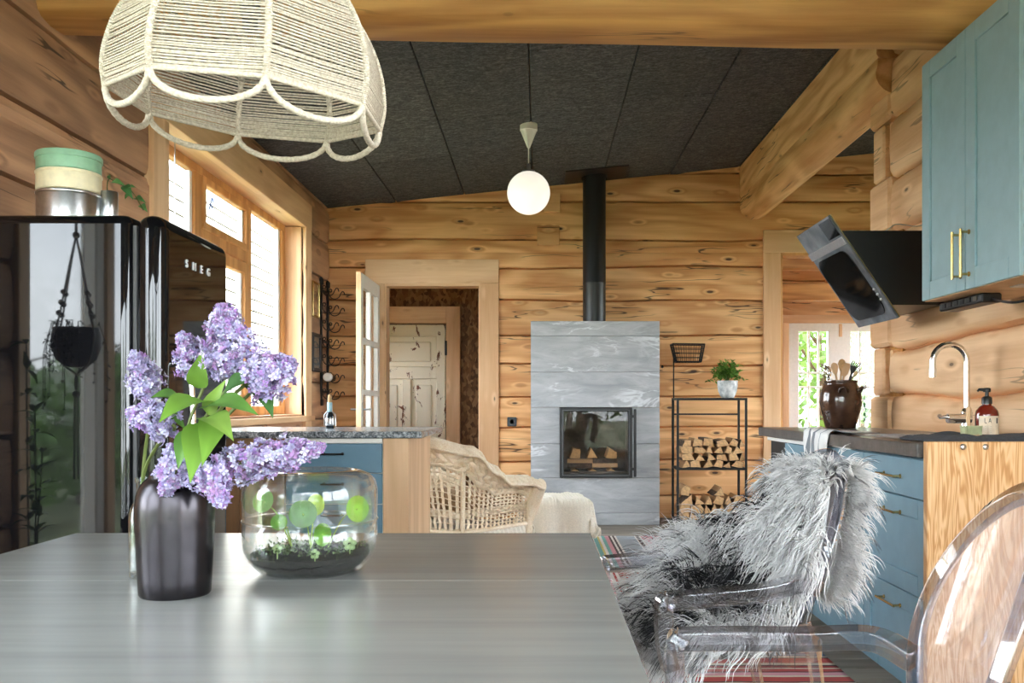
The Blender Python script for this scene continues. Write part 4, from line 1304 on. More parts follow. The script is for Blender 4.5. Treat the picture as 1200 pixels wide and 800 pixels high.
# window cord with ring and blue ribbon --------------------------------------------
y_ = 5.2; xq = -2.07
t = thing('pull_cord', 'thin cord ending in a metal ring in front of the left window light', 'cord', (xq, y_, 1.9))
a = P(205, 150, 1.0); sY = lambda px: -2.07 * F / (px - CX)
yq = sY(205)
top = P(205, 166, yq); ring = P(205, 240, yq)
mb = MB(); mb.tube([(xq, yq, 2.57), (xq, yq, ring.z + .02)], .004, 6); mb.build('cord', MT['steel'], t)
mb = MB(); mb.tube([(xq, yq + .02 * math.cos(2 * PI * i / 16), ring.z + .02 * math.sin(2 * PI * i / 16)) for i in range(16)], .0028, 6, closed=True); mb.tube([(xq, yq, ring.z - .02), (xq, yq, ring.z - .07)], .0025, 6); mb.build('ring', MT['steel'], t, smooth=60)
yr = -2.1 * F / (247 - CX); c = P(247, 238, yr); c.x = -2.1
t = thing('blue_ribbon', 'small blue ribbon stuck to the middle upper pane', 'ribbon', c)
mb = MB()
mb.tube(catmull([c + Vector((0, -.03, -.05)), c + Vector((0, .0, .0)), c + Vector((0, .035, .012)), c + Vector((.004, .02, .04)), c, c + Vector((.003, .02, -.03))], 5), .005, 6, flat=.3)
mb.build('ribbon_loop', plain('blue_ribbon', lin(70, 110, 190), .6), t, smooth=60)
# ================================================================== BACK: FIREPLACE, WOOD RACK, WICKER CHAIR
k = Mat('grey_soapstone')
v = k.co()
at = k.n('SeparateColor', None, Color=k.n('Attribute', {'attribute_name': 'tone'}).outputs['Color'])
vv = k.vm('ADD', v, k.n('CombineXYZ', None, X=k.math('MULTIPLY', at.outputs[1], 9.0), Y=0.0, Z=k.math('MULTIPLY', at.outputs[2], .12)).outputs[0])
n1 = k.noise(k.vm('MULTIPLY', vv, (2.2, 2, 11)), 1, 6, .65, .8)
n2 = k.noise(k.vm('MULTIPLY', vv, (1.1, 1, 4.2)), 1, 5, .6, 1.2)
n3 = k.noise(k.vm('MULTIPLY', vv, (14, 8, 70)), 1, 3, .6)
c = k.ramp(n1, [(.3, lin(146, 150, 154)), (.5, lin(168, 171, 174)), (.72, lin(190, 192, 194))])
vein = k.math('MULTIPLY', k.sm(k.math('ABSOLUTE', k.math('SUBTRACT', n2, .52)), .03, .004), k.sm(k.noise(vv, 1.6, 3), .5, .62))
c = k.mix(k.math('MULTIPLY', vein, .7), c, lin(222, 226, 228))
c = k.mix(k.math('MULTIPLY', k.sm(n3, .62, .75), .25), c, lin(98, 104, 110))
MT['soapstone'] = k.pbr(Base_Color=c, Roughness=.5, Normal=k.bump(n3, .12, .003))
FY = 8.2
fx0, fx1 = -.077, 1.081
dx0, dx1, dz0, dz1 = .184, .832, .425, 1.055
t = thing('fireplace', 'tall grey soapstone fireplace with black framed glass door', 'fireplace', (.5, 8.4, 0))
for z0, z1 in ((0, .106), (.108, .423), (1.057, 1.37), (1.372, 1.695), (1.697, 1.83)):
    mb = MB(); mb.box(fx0, fx1, FY, 8.62, z0, z1, .003); mb.build('stone_course', MT['soapstone'], t)
for a, b in ((fx0, dx0), (dx1, fx1)):
    for z0, z1 in ((.425, .728), (.73, 1.055)):
        mb = MB(); mb.box(a, b, FY, 8.62, z0, z1, .003); mb.build('stone_block', MT['soapstone'], t)
fire = plain('sooty_firebrick', lin(104, 98, 92), .9, nz=.3, ns=9)
mb = MB()
mb.box(dx0, dx0 + .03, FY + .03, 8.61, dz0, dz1, 0); mb.box(dx1 - .03, dx1, FY + .03, 8.61, dz0, dz1, 0)
mb.box(dx0, dx1, 8.57, 8.62, dz0, dz1, 0); mb.box(dx0, dx1, FY + .03, 8.6, dz0, dz0 + .05, 0); mb.box(dx0, dx1, FY + .03, 8.6, dz1 - .02, dz1, 0)
mb.build('firebox', fire, t)
mb = MB(); w_ = .035
for q_ in ((dx0, dx0 + w_, dz0, dz1), (dx1 - w_, dx1, dz0, dz1), (dx0 + w_, dx1 - w_, dz0, dz0 + w_), (dx0 + w_, dx1 - w_, dz1 - w_, dz1)):
    mb.box(q_[0], q_[1], FY - .03, FY + .03, q_[2], q_[3], .004)
dr = mb.build('door', MT['black_metal'], t); dr['label'] = 'square black door frame with glass'
mb = MB(); i0 = .022
for q_ in ((dx0 + i0, dx0 + i0 + .006, dz0 + i0, dz1 - i0), (dx1 - i0 - .006, dx1 - i0, dz0 + i0, dz1 - i0), (dx0 + i0, dx1 - i0, dz0 + i0, dz0 + i0 + .006), (dx0 + i0, dx1 - i0, dz1 - i0 - .006, dz1 - i0)):
    mb.box(q_[0], q_[1], FY - .036, FY - .029, q_[2], q_[3], .001)
mb.build('door_trim', plain('dull_grey_metal', lin(96, 98, 100), .5), dr)
mb = MB(); mb.box(dx0 + .03, dx1 - .03, FY - .005, FY + .0, dz0 + .03, dz1 - .03, 0); mb.build('door_glass', thin_glass('stove_glass', (.9, .88, .85, 1), .4), dr)
mb = MB(); mb.box(dx1 + .012, dx1 + .034, FY - .055, FY - .036, dz0 + .01, dz1 - .015, .004)
for z in (dz0 + .08, dz1 - .08): mb.box(dx1 - .02, dx1 + .02, FY - .045, FY - .028, z - .012, z + .012, .003)
mb.build('door_handle', MT['black_metal'], dr)

# logs: one maker for all firewood ------------------------------------------------
def wedge(rn, w, h):
    kind = rn.random()
    if kind < .45:
        p = [(-.5, -.5), (.5, -.5), (rn.uniform(-.25, .25), .5)]
    elif kind < .75:
        p = [(-.5, -.45), (.45, -.5), (.5, rn.uniform(.1, .4)), (-.2, .5)]
    else:
        p = [(-.42, -.5), (.42, -.5), (.55, 0), (.2, .5), (-.45, .35)]
    out = []
    for i in range(len(p)):
        a, b = p[i], p[(i + 1) % len(p)]
        out.append(a)
        out.append(((a[0] + b[0]) / 2 + rn.uniform(-.04, .04), (a[1] + b[1]) / 2 + rn.uniform(-.04, .04)))
    fl = rn.choice((1, -1))
    out = [(x * fl * w, z * h) for x, z in out]
    a = 0
    for i in range(len(out)):
        x0, z0 = out[i]; x1, z1 = out[(i + 1) % len(out)]; a += x0 * z1 - x1 * z0
    if a < 0: out.reverse()
    return out

def fire_log(label, group, c, w, h, L, rn, rot=0.0, rz=0.0):
    poly = wedge(rn, w, h)
    n = len(poly)
    bark = rn.randrange(n)
    side = [1 if (i - bark) % n in (0, 1) else 0 for i in range(n)]
    mb = MB()
    y0 = -L / 2; y1 = L / 2
    ins = .006
    mb.prism(poly, y0, y1, side=side, end=2)
    o = mb.build('firewood_log', [MT['logface'], MT['bark'], MT['logend']], None)
    o.location = c; o.rotation_euler = (0, rot, rz)
    tag(o, label, 'firewood', group)
    bv = bev(o, .004, 1, 20)
    return o

rn = random.Random(21)
for i, x in enumerate((.325, .485, .655)):
    fire_log(('left', 'middle', 'right')[i] + ' pale triangular log on top of the fire behind the glass', 'logs behind the fireplace glass', (x, 8.42, .64), .105, .10, .26, random.Random(40 + i), 0)
for i, x in enumerate((.37, .60)):
    o = fire_log(('left', 'right')[i] + ' log lying crosswise behind the fireplace glass', 'logs behind the fireplace glass', (x, 8.36, .545), .085, .085, .23, random.Random(60 + i), 0, PI / 2)
for i, x in enumerate((.325, .485, .655)):
    fire_log(('left', 'middle', 'right')[i] + ' small log at the bottom of the fire behind the glass', 'logs behind the fireplace glass', (x, 8.42, .49), .08, .032, .24, random.Random(51))

# stove pipe
k_ = (.507, 8.42)
t = thing('stovepipe', 'black stovepipe rising from the fireplace to the dark ceiling', 'stovepipe', (k_[0], k_[1], 1.83))
zt = zc(k_[0])
mb = MB(); mb.lathe([(.105, 1.831), (.105, 2.19), (.107, 2.195), (.107, 2.2), (.1055, 2.205), (.1055, zt + .02)], (k_[0], k_[1], 0), 40, caps=False); mb.build('pipe', plain('matt_black_steel', lin(24, 25, 27), .42), t, smooth=40)
mb = MB()
a0, a1, b0, b1 = .235, .80, 8.14, 8.60
vs = [(a0, b0, zc(a0) - .012), (a1, b0, zc(a1) - .012), (a1, b1, zc(a1) - .012), (a0, b1, zc(a0) - .012)]
mb.add(vs + [(x, y, z + .012) for x, y, z in vs], [(0, 3, 2, 1), (4, 5, 6, 7), (0, 1, 5, 4), (1, 2, 6, 5), (2, 3, 7, 6), (3, 0, 4, 7)])
mb.build('ceiling_plate', plain('brown_black_plate', lin(38, 27, 26), .5), t)
mb = MB(); mb.lathe([(.118, -.03), (.12, -.028), (.12, .005), (.106, .006)], (k_[0], k_[1], zt - .006), 40, caps=False); mb.build('collar', MT['black_metal'], t, smooth=40)

# socket on the wall
sx, sz = P(600, 494, YB).x, P(600, 494, YB).z
t = thing('wall_socket', 'small dark square socket on the log wall left of the fireplace', 'socket', (sx, YB - .02, sz))
mb = MB(); mb.box(sx - .044, sx + .044, YB - .034, YB - .008, sz - .044, sz + .044, .006); mb.build('plate', plain('anthracite_plastic', lin(44, 50, 58), .4), t)
mb = MB(); mb.lathe([(.022, 0), (.022, -.003), (.019, -.002), (.018, .0)], (sx, YB - .034, sz), 24, axis='Y'); mb.build('socket_ring', MT['black_metal'], t, smooth=40)
hx_, hz_ = P(774.5, 429.5, 8.5).x, P(774.5, 429.5, 8.5).z

# firewood rack ------------------------------------------------------------------
t = thing('firewood_rack', 'slim black metal rack holding split firewood beside the fireplace', 'rack', (1.53, 8.22, 0))
ra, rb, rc, rd = 1.217, 1.822, 8.08, 8.38
zt_ = 1.14
for x in (ra, rb):
    for y in (rc, rd):
        mb = MB(); mb.box(x - .0, x + .02, y, y + .02, 0, zt_, .002); mb.build('post', MT['black_metal'], t)
for z, nm in ((zt_ - .02, 'top'), (.50, 'shelf'), (.035, 'shelf')):
    mb = MB()
    for y in (rc, rd): mb.box(ra + .02, rb, y, y + .02, z, z + .02, .002)
    for x in (ra, rb): mb.box(x, x + .02, rc + .02, rd, z, z + .02, .002)
    mb.box(ra + .01, rb + .01, rc + .01, rd + .01, z + .012, z + .018, 0)
    mb.build(nm, MT['black_metal'], t)
mb = MB(); mb.box(ra + .02, rb, rd, rd + .016, .985, 1.0, .002); mb.build('back_rail', MT['black_metal'], t)
x_ = P(794, 500, 8.08).x

def stack(z0, zmax, grp, label, seed):
    rn = random.Random(seed)
    z = z0; row = 0
    while z < z0 + zmax:
        h = rn.uniform(.062, .092)
        x = ra + .028 + rn.uniform(0, .015)
        while x < rb - .05:
            w = rn.uniform(.06, .125)
            if x + w > rb + .002: w = rb + .0 - x
            if w < .045: break
            top = z0 + zmax * (.80 + .25 * noise.noise(Vector((x * 4, seed, 0))))
            if z + h * .6 < top:
                hh = h * rn.uniform(.85, 1.2)
                tag_row = 'in the bottom row' if row == 0 else 'above the bottom row'
                fire_log('split firewood log %s %s' % (tag_row, label), grp, (x + w / 2, 8.225 + rn.uniform(-.02, .02), z + hh / 2), w * .98, hh, .29, rn, rn.uniform(-.22, .22))
            x += w
        z += h * .9; row += 1
stack(.522, .34, 'firewood on the upper shelf', 'of the upper shelf of the black rack', 3)
stack(.057, .33, 'firewood on the lower shelf', 'of the lower shelf of the black rack', 8)

# plant on the rack
px_, py_ = P(852.5, 455, 8.2).x, 8.2
t = thing('potted_plant', 'small leafy green plant in a mottled white pot on the firewood rack', 'plant', (px_, py_, zt_))
k = Mat('mottled_white_clay'); n1 = k.noise(k.co(), 18, 4)
MT['mottled'] = k.pbr(Base_Color=k.ramp(n1, [(.35, lin(150, 156, 158)), (.6, lin(226, 228, 226))]), Roughness=.6)
mb = MB(); mb.lathe([(.001, .002), (.05, 0), (.06, .008), (.082, .06), (.09, .11), (.09, .155), (.083, .155), (.08, .13), (.001, .13)], (px_, py_, zt_), 32); mb.build('pot', MT['mottled'], t, smooth=50)
mb = MB(); rn = random.Random(14)
stm = MB(); stm.vc = (.12, .18, .05)
for q_ in range(34):
    a = rn.random() * 6.28; r = rn.uniform(.04, .17); h = rn.uniform(.02, .16) * (1.25 - r * 3.0) + rn.uniform(-.03, .06)
    b = Vector((px_, py_, zt_ + .14)); tip = b + Vector((math.cos(a) * r * 1.12, math.sin(a) * r * .8, h))
    pts = catmull([b, b.lerp(tip, .5) + Vector((0, 0, .05)), tip], 5)
    stm.tube(pts, .002, 4)
    for p in pts[3:]:
        for _ in range(2):
            d = Vector((rn.uniform(-1, 1), rn.uniform(-1, .4), rn.uniform(-.5, .8))).normalized(); g = rn.uniform(.6, 1.35)
            leaf_surface(mb, p, p + d * rn.uniform(.03, .05), (0, -.5, 1), .013, (.15 * g, .30 * g, .05 * g), nseg=4)
mb.build('leaves', MT['leaf'], t); stm.build('stems', MT['leaf'], t)

# long handled wire basket hanging on the wall
t = thing('wire_basket', 'black wire basket on a long rod hanging right of the fireplace', 'basket', (P(807, 413, 8.5).x, 8.5, 1.5))
A = [P(788.5, 402.5, 8.40), P(826, 403, 8.40)]; B_ = [P(793, 423.5, 8.42), P(822, 423.5, 8.42)]
dep = .17
ring_t = [A[0], A[1], A[1] + Vector((0, dep, 0)), A[0] + Vector((0, dep, 0))]
ring_b = [B_[0], B_[1], B_[1] + Vector((0, dep * .8, 0)), B_[0] + Vector((0, dep * .8, 0))]
mb = MB()
for f_ in (0, .25, .5, .75, 1):
    mb.tube([ring_b[i].lerp(ring_t[i], f_) for i in range(4)], .0028 if f_ not in (0, 1) else .0055, 6, closed=True)
for i in range(4):
    for j in range(7):
        f_ = j / 6
        mb.tube([ring_b[i].lerp(ring_b[(i + 1) % 4], f_), ring_t[i].lerp(ring_t[(i + 1) % 4], f_)], .005 if j in (0, 6) else .002, 5)
for j in range(1, 8):
    f_ = j / 8; mb.tube([ring_b[0].lerp(ring_b[1], f_), ring_b[3].lerp(ring_b[2], f_)], .0028, 5)
mb.build('basket', MT['iron'], t)
mb = MB(); h0 = P(789.5, 414, 8.46)
mb.tube([h0 + Vector((-.01, 0, .0)), h0 + Vector((0, 0, -.01)), Vector((h0.x, 8.47, .55))], .006, 8); mb.tube([h0 + Vector((-.015, -.02, 0)), h0 + Vector((.05, -.02, 0))], .005, 6)
mb.build('rod', MT['iron'], t, smooth=60)
t = thing('wall_hook', 'tiny black knob on the log wall at the right edge of the fireplace', 'hook', (P(775.5, 429.5, 8.6).x, 8.6, 1.42))
mb = MB(); mb.ball((P(776, 429.5, 8.6).x, 8.6, P(776, 429.5, 8.6).z), .014, 12, 8); mb.lathe([(.006, 0), (.006, .045)], (P(776, 429.5, 8.6).x, 8.6, P(776, 429.5, 8.6).z), 10, axis='Y'); mb.build('knob', MT['iron'], t, smooth=60)

# wicker chair ---------------------------------------------------------------------
k = Mat('natural_wicker'); v = k.co(); n1 = k.noise(v, 120, 3); n2 = k.noise(v, 6, 2)
MT['wicker'] = k.pbr(Base_Color=k.ramp(k.math('ADD', k.math('MULTIPLY', n1, .6), k.math('MULTIPLY', n2, .4)), [(.32, lin(222, 196, 160)), (.62, lin(247, 234, 212))]), Roughness=.6, Normal=k.bump(n1, .3, .003))
MT['knit'] = plain('cream_knit_wool', lin(236, 228, 212), .95, nz=.05, ns=120, bump=.4)
wc = Vector((-.60, 6.56, 0)); wrz = R(-40)
t = thing('wicker_armchair', 'pale woven wicker armchair with rolled arms turned towards the fireplace', 'armchair', wc, wrz)
plan = catmull([(-.335, .40, 0), (-.35, .12, 0), (-.345, -.16, 0), (-.30, -.31, 0), (-.17, -.355, 0), (0, -.365, 0), (.17, -.355, 0), (.30, -.31, 0), (.345, -.16, 0), (.35, .12, 0), (.335, .40, 0)], 12)
cum = [0.0]
for i in range(1, len(plan)): cum.append(cum[-1] + (plan[i] - plan[i - 1]).length)
TL = cum[-1]
def pl(s):
    d = max(0, min(1, s)) * TL
    for i in range(1, len(cum)):
        if cum[i] >= d - 1e-9:
            f_ = (d - cum[i - 1]) / max(1e-9, cum[i] - cum[i - 1]); return plan[i - 1].lerp(plan[i], f_)
    return plan[-1]
def pn_(s):
    d = pl(min(1, s + .01)) - pl(max(0, s - .01)); return Vector((d.y, -d.x, 0)).normalized() if True else None
def rimh(s):
    x = abs(s - .5) * 2
    keys = [(0, .875), (.22, .865), (.36, .80), (.50, .67), (.64, .585), (.82, .575), (1, .53)]
    for (a, za_), (b, zb_) in zip(keys[:-1], keys[1:]):
        if x <= b: return za_ + (zb_ - za_) * smf((x - a) / (b - a))
    return keys[-1][1]
def band(s):      # height of the solid braided band under the rim
    x = abs(s - .5) * 2
    return .17 - .06 * smf((x - .35) / .4)
def CS(s, z, off=0.0):
    p = pl(s); n = pn_(s)
    back = max(0, 1 - abs(s - .5) * 3)
    flare = .10 * max(0, z - .25) * (1 + .0 * back)
    return Vector((p.x, p.y, z)) + n * (flare + off) + Vector((0, -.10 * max(0, z - .3) * back, 0))
zlo = .22
mb = MB()
nv_ = 50
for i in range(nv_ + 1):
    s_ = i / nv_; zh = rimh(s_) - band(s_)
    m_ = 16
    pts = [CS(s_, zlo + (zh - zlo) * j / (m_ - 1), .005 * (1 if (i + j) % 2 else -1)) for j in range(m_)]
    mb.tube(pts, .0118, 5, caps=False, flat=.3, up=pn_(s_))
mb.build('upright_strands', MT['wicker'], t, smooth=60, world=False)
mb = MB()
nh = 11
for j in range(nh):
    pts = []; 
    for i in range(nv_ * 2 + 1):
        s_ = i / (nv_ * 2); zh = rimh(s_) - band(s_)
        z = zlo + (zh - zlo) * (j + .5) / nh
        pts.append(CS(s_, z, .005 * math.cos(PI * (i / 2 + j)) * -1))
    mb.tube(pts, .0112, 5, caps=False, flat=.34, up=(0, 0, 1) if False else None)
mb.build('cross_strands', MT['wicker'], t, smooth=60, world=False)
# solid braided band with the rolled rim
mb = MB()
def bandf(u, v_):
    s_ = u; zh = rimh(s_); b = band(s_)
    z = zh - b * (1 - min(1, v_ / .7)) if v_ < .7 else zh
    out = .0
    if v_ < .7:
        out = .055 * (v_ / .7) ** 2
    else:
        q_ = (v_ - .7) / .3; out = .055 + .075 * q_; z = zh + .018 * math.sin(PI * q_ * .8) - .075 * q_ * q_
    # herringbone relief
    i_ = u * 66; j_ = v_ * 7
    rel = .010 * math.sin(2 * PI * (i_ * .5 + (1 if int(j_) % 2 else -1) * (j_ % 1) * .5 + (0.5 if int(j_) % 2 else 0)))
    return CS(s_, z, out + rel)
mb.grid(bandf, 460, 44)
o = mb.build('braided_band', MT['wicker'], t, smooth=180, world=False); solid(o, .012)
mb = MB()
mb.tube([CS(i / 80, rimh(i / 80) - .052, .137) for i in range(81)], .011, 8)
mb.tube([CS(i / 80, rimh(i / 80) - band(i / 80) - .004, .008) for i in range(81)], .009, 8)
mb.tube([CS(i / 80, zlo, .008) for i in range(81)], .014, 8)
mb.build('rim_cord', MT['wicker'], t, smooth=60, world=False)
for s_ in (.0, .325, .675, 1.0):
    mb = MB(); zh = rimh(s_) - (band(s_) if 0 < s_ < 1 else .0)
    mb.tube([CS(s_, z, .012) for z in (.0, .1, .2, .3, .45, zh)], .017 if 0 < s_ < 1 else .028, 10); mb.build('corner_post', MT['wicker'], t, smooth=60, world=False)
for sg in (0, 1):          # broad rolled fronts of the arms
    mb = MB()
    pts = [CS(sg, z, o_) + Vector((0, .01, 0)) for z, o_ in ((.24, .01), (.34, .03), (.44, .06), (.50, .085), (.525, .06))]
    mb.tube(catmull(pts, 5), [.03 + .02 * math.sin(PI * i / 20) for i in range(21)], 10); mb.build('arm_front', MT['wicker'], t, smooth=60, world=False)
mb = MB()
def skirt(u, v_):
    z = .05 + (zlo - .05) * v_; rel = .006 * math.sin(2 * PI * (u * 45 + v_ * 2.0))
    return CS(u, z, .004 + rel)
mb.grid(skirt, 300, 14); o = mb.build('braided_skirt', MT['knit'], t, smooth=180, world=False); solid(o, .01); o['label'] = 'whitish braided lower band'
mb = MB(); mb.box(-.32, .32, -.30, .40, .30, .36, .02); mb.build('seat', MT['wicker'], t, world=False)
mb = MB(); mb.box(-.31, .31, -.29, .40, .36, .46, 0); o = mb.build('seat_cushion', plain('tan_cushion_shade', lin(150, 118, 84), .9), t, smooth=180, world=False); bev(o, .04, 4)  # cushion colour darkened to paint the shading seen through the wicker holes

# footstool with knitted throw ------------------------------------------------------
oc = Vector((P(651, 600, 6.95).x, 6.95, 0))
t = thing('footstool', 'low wooden footstool hidden under the cream knitted throw', 'footstool', oc, R(8))
mb = MB(); mb.box(-.18, .18, -.18, .18, .28, .34, .01); mb.build('seat', MT['birch'], t, world=False)
for x in (-.15, .15):
    for y in (-.15, .15):
        mb = MB(); mb.tube([(x, y, 0), (x, y, .28)], [.015, .022], 8); mb.build('leg', MT['birch'], t, smooth=60, world=False)
t = thing('knitted_throw', 'cream chunky knitted throw draped over the footstool by the armchair', 'throw', oc + Vector((0, 0, 0)), R(8))
mb = MB()
def throw(u, v_):
    X_ = (u - .5) * .96; Y_ = (v_ - .5) * .98
    hx_, hy_ = .185, .185; rr_ = .05
    def fold(a, h):
        e = abs(a) - h
        if e <= 0: return a, 0.0
        q_ = e / rr_
        if q_ < PI / 2: return math.copysign(h + rr_ * math.sin(q_), a), rr_ * (1 - math.cos(q_))
        return math.copysign(h + rr_ + .035 * (e - rr_ * PI / 2), a), rr_ + (e - rr_ * PI / 2)
    x, dx_ = fold(X_, hx_); y, dy_ = fold(Y_, hy_)
    drop = max(dx_, dy_) if min(dx_, dy_) < .03 else max(dx_, dy_) * .97
    corner = min(dx_, dy_)
    x += math.copysign(corner * .02, x); y += math.copysign(corner * .02, y)
    w_ = drop * .16
    x += w_ * math.sin(Y_ * 26) * (1 if dx_ > .02 else 0); y += w_ * math.sin(X_ * 24 + 1) * (1 if dy_ > .02 else 0)
    z = .375 - drop + .012 * noise.noise(Vector((X_ * 6, Y_ * 6, 2)))
    z += .012 * math.exp(-((X_ - .03 - Y_ * .5) / .03) ** 2)
    z += .0032 * math.sin(X_ * 2 * PI * 42)
    return (x, y, max(.03, z))
mb.grid(throw, 170, 90); o = mb.build('throw', MT['knit'], t, smooth=180, world=False); solid(o, .014, 1)

# ================================================================== RUGS
def rug_mat(name, stops, axis, org, size, zig=0.0):
    k = Mat(name)
    v = k.co(); s = k.n('SeparateXYZ', None, Vector=v)
    a = s.outputs['XYZ'.index(axis)]; b = s.outputs[1 if axis == 'X' else 0]
    f_ = k.math('DIVIDE', k.math('SUBTRACT', a, org), size)
    f_ = k.math('FRACT', f_)
    if zig:
        tri = k.math('PINGPONG', k.math('MULTIPLY', b, 1.0), .06)
        f_ = k.math('ADD', f_, k.math('MULTIPLY', k.math('SUBTRACT', tri, .03), zig))
    c = k.ramp(f_, stops, 'CONSTANT')
    wv = k.noise(k.vm('MULTIPLY', v, (160, 160, 10)), 1, 2)
    c = k.mix(.3, c, k.ramp(wv, [(.3, (.62, .62, .62, 1)), (.7, (1, 1, 1, 1))]), 'MULTIPLY')
    return k.pbr(Base_Color=c, Roughness=.95, Normal=k.bump(wv, .5, .003))
wht, pnk, gry, brn, teal, yel = lin(236, 228, 220), lin(222, 158, 166), lin(176, 182, 188), lin(92, 74, 70), lin(130, 184, 176), lin(220, 200, 120)
red, crm, blk, dred = lin(190, 78, 74), lin(226, 208, 186), lin(52, 44, 46), lin(150, 48, 52)
seq = [(pnk, .03), (wht, .02), (teal, .03), (yel, .02), (wht, .02), (teal, .025), (pnk, .03), (brn, .018), (wht, .014), (brn, .02), (wht, .012), (gry, .15), (wht, .012), (brn, .024), (wht, .014), (pnk, .15), (wht, .012), (gry, .02), (wht, .014), (pnk, .06), (teal, .025), (wht, .02), (brn, .018), (wht, .015), (gry, .14), (wht, .01), (brn, .02), (pnk, .15), (brn, .02), (wht, .02), (gry, .12), (pnk, .1)]
def stops(sq, tot):
    p = 0; out = []
    for c, w_ in sq: out.append((min(.999, p / tot), c)); p += w_
    return out
tot = sum(w_ for c, w_ in seq)
rx0 = .38
rug1 = rug_mat('striped_rag_rug', stops(seq, tot), 'X', rx0 - (-.35 + rx0 + tot - .02) / 2, tot, .03)
def rug(name, label, x0, x1, y0, y1, mat, fr_axis):
    t = thing(name, label, 'rug', ((x0 + x1) / 2, (y0 + y1) / 2, 0), 0, 'striped rugs on the floor')
    mb = MB()
    mb.grid(lambda u, v_: (x0 + (x1 - x0) * u, y0 + (y1 - y0) * v_, .007 + .002 * noise.noise(Vector((u * 9, v_ * 9, 3)))), 40, 30)
    o = mb.build('woven_field', mat, t, smooth=180); solid(o, .006)
    mb = MB()
    for i in range(80):
        if fr_axis == 'Y':
            x = x0 + (x1 - x0) * (i + .5) / 80
            for yy, d in ((y0, -1), (y1, 1)): mb.tube([(x, yy, .005), (x + .004, yy + d * .03, .003)], .003, 4)
        else:
            y = y0 + (y1 - y0) * (i + .5) / 80
            for xx, d in ((x0, -1), (x1, 1)): mb.tube([(xx, y, .005), (xx + d * .03, y + .004, .003)], .003, 4)
    fo = mb.build('fringe', MT['knit'], t); fo['kind'] = 'stuff'
    return t
rug('striped_rug', 'pale pink and grey striped rug in front of the fireplace', -.35, rx0 + tot - .02, 6.02, 7.45, rug1, 'Y')
seq2 = [(crm, .04), (red, .03), (blk, .015), (crm, .02), (dred, .05), (crm, .012), (blk, .012), (red, .06), (crm, .02), (pnk, .04), (blk, .014), (red, .035), (crm, .014), (dred, .03), (blk, .01), (crm, .03), (red, .07), (blk, .012), (crm, .02), (lin(120, 126, 150), .05), (crm, .015), (red, .03), (wht, .05), (pnk, .02), (wht, .05)]
tot2 = sum(w_ for c, w_ in seq2)
k = Mat('red_kilim'); v = k.co(); s = k.n('SeparateXYZ', None, Vector=v)
f_ = k.math('FRACT', k.math('DIVIDE', k.math('SUBTRACT', s.outputs[1], -.41), tot2))
cA = k.ramp(f_, stops(seq2, tot2), 'CONSTANT')
seq3 = [(wht, .07), (pnk, .015), (wht, .02), (gry, .015), (pnk, .02), (wht, .025), (red, .015), (wht, .02)]
t3 = sum(w_ for c, w_ in seq3)
cB = k.ramp(k.math('DIVIDE', k.math('SUBTRACT', s.outputs[0], -.46), t3), stops(seq3, t3), 'CONSTANT')
c = k.mix(k.math('LESS_THAN', s.outputs[0], -.46 + t3), cA, cB)
wv = k.noise(k.vm('MULTIPLY', v, (160, 160, 10)), 1, 2)
c = k.mix(.3, c, k.ramp(wv, [(.3, (.6, .6, .6, 1)), (.7, (1, 1, 1, 1))]), 'MULTIPLY')
rug('kilim_rug', 'red patterned flat woven rug between the table and the sheepskin chair', .30, 1.22, 3.2, 5.82, k.pbr(Base_Color=c, Roughness=.95), 'Y')
# ================================================================== KITCHEN RUN ON THE RIGHT
KX = 1.35; WT = .945
fnK = lambda a0, a1, d0, d1, z0, z1: (KX - d0, KX - d1, a0, a1, z0, z1)
BL = MT['blue_low']
def base_unit(label, y0, y1, fronts, handles=True):
    t = thing('base_cabinet', label, 'cabinet', (1.66, (y0 + y1) / 2, 0), 0, 'blue base cabinets under the dark worktop')
    mb = MB(); mb.box(KX + .02, 1.94, y0 + .001, y1 - .001, .07, .887, .002); mb.build('carcass', BL, t)
    mb = MB(); mb.box(KX + .06, 1.94, y0 + .001, y1 - .001, 0, .07, .002); mb.build('plinth', BL, t)
    for kind, z0, z1 in fronts:
        mb = MB(); shaker(mb, fnK, y0 + .003, y1 - .003, z0, z1, .07, kind == 'plain')
        d_ = mb.build('door' if kind == 'door' else 'drawer', BL, t)
        ym_ = (y0 + y1) / 2
        if handles:
            h_ = bar_handle(fnK, ym_ - .08, ym_ + .08, (z0 + z1) / 2 + (.0 if kind == 'plain' else (z1 - z0) / 2 - .06), MT['brass'])
            h_.build('handle', MT['brass'], d_, smooth=50)
    return t
D3 = [('plain', .743, .884), ('shaker', .394, .739), ('shaker', .075, .390)]
base_unit('blue drawer cabinet with brass handles next to the plywood panel', 3.185, 3.80, D3)
t = base_unit('blue cabinet half hidden behind the sheepskin chair', 3.802, 4.42, [('plain', .743, .884), ('door', .075, .739)])
mb = MB(); mb.box(KX - .004, KX + .018, 3.95, 4.418, .886, .894, .001); r_ = mb.build('rail', MT['white_plastic'], t); r_['label'] = 'white rail under the worktop'
t = base_unit('blue cabinet behind the draped white tea towel', 4.422, 5.02, [('plain', .743, .87), ('door', .075, .739)], False)
mb = MB(); mb.box(KX - .004, KX + .018, 4.424, 5.018, .874, .893, .002); r_ = mb.build('rail', MT['white_plastic'], t); r_['label'] = 'white rail under the worktop'
t = thing('dishwasher', 'dark built-in appliance with white rail at the far end of the worktop', 'appliance', (1.66, 5.2, 0))
mb = MB(); mb.box(KX + .02, 1.94, 5.025, 5.40, .02, .87, .004); mb.build('body', MT['black_metal'], t)
mb = MB(); mb.box(KX - .002, KX + .02, 5.025, 5.40, .872, .893, .002); mb.build('rail', MT['white_plastic'], t)
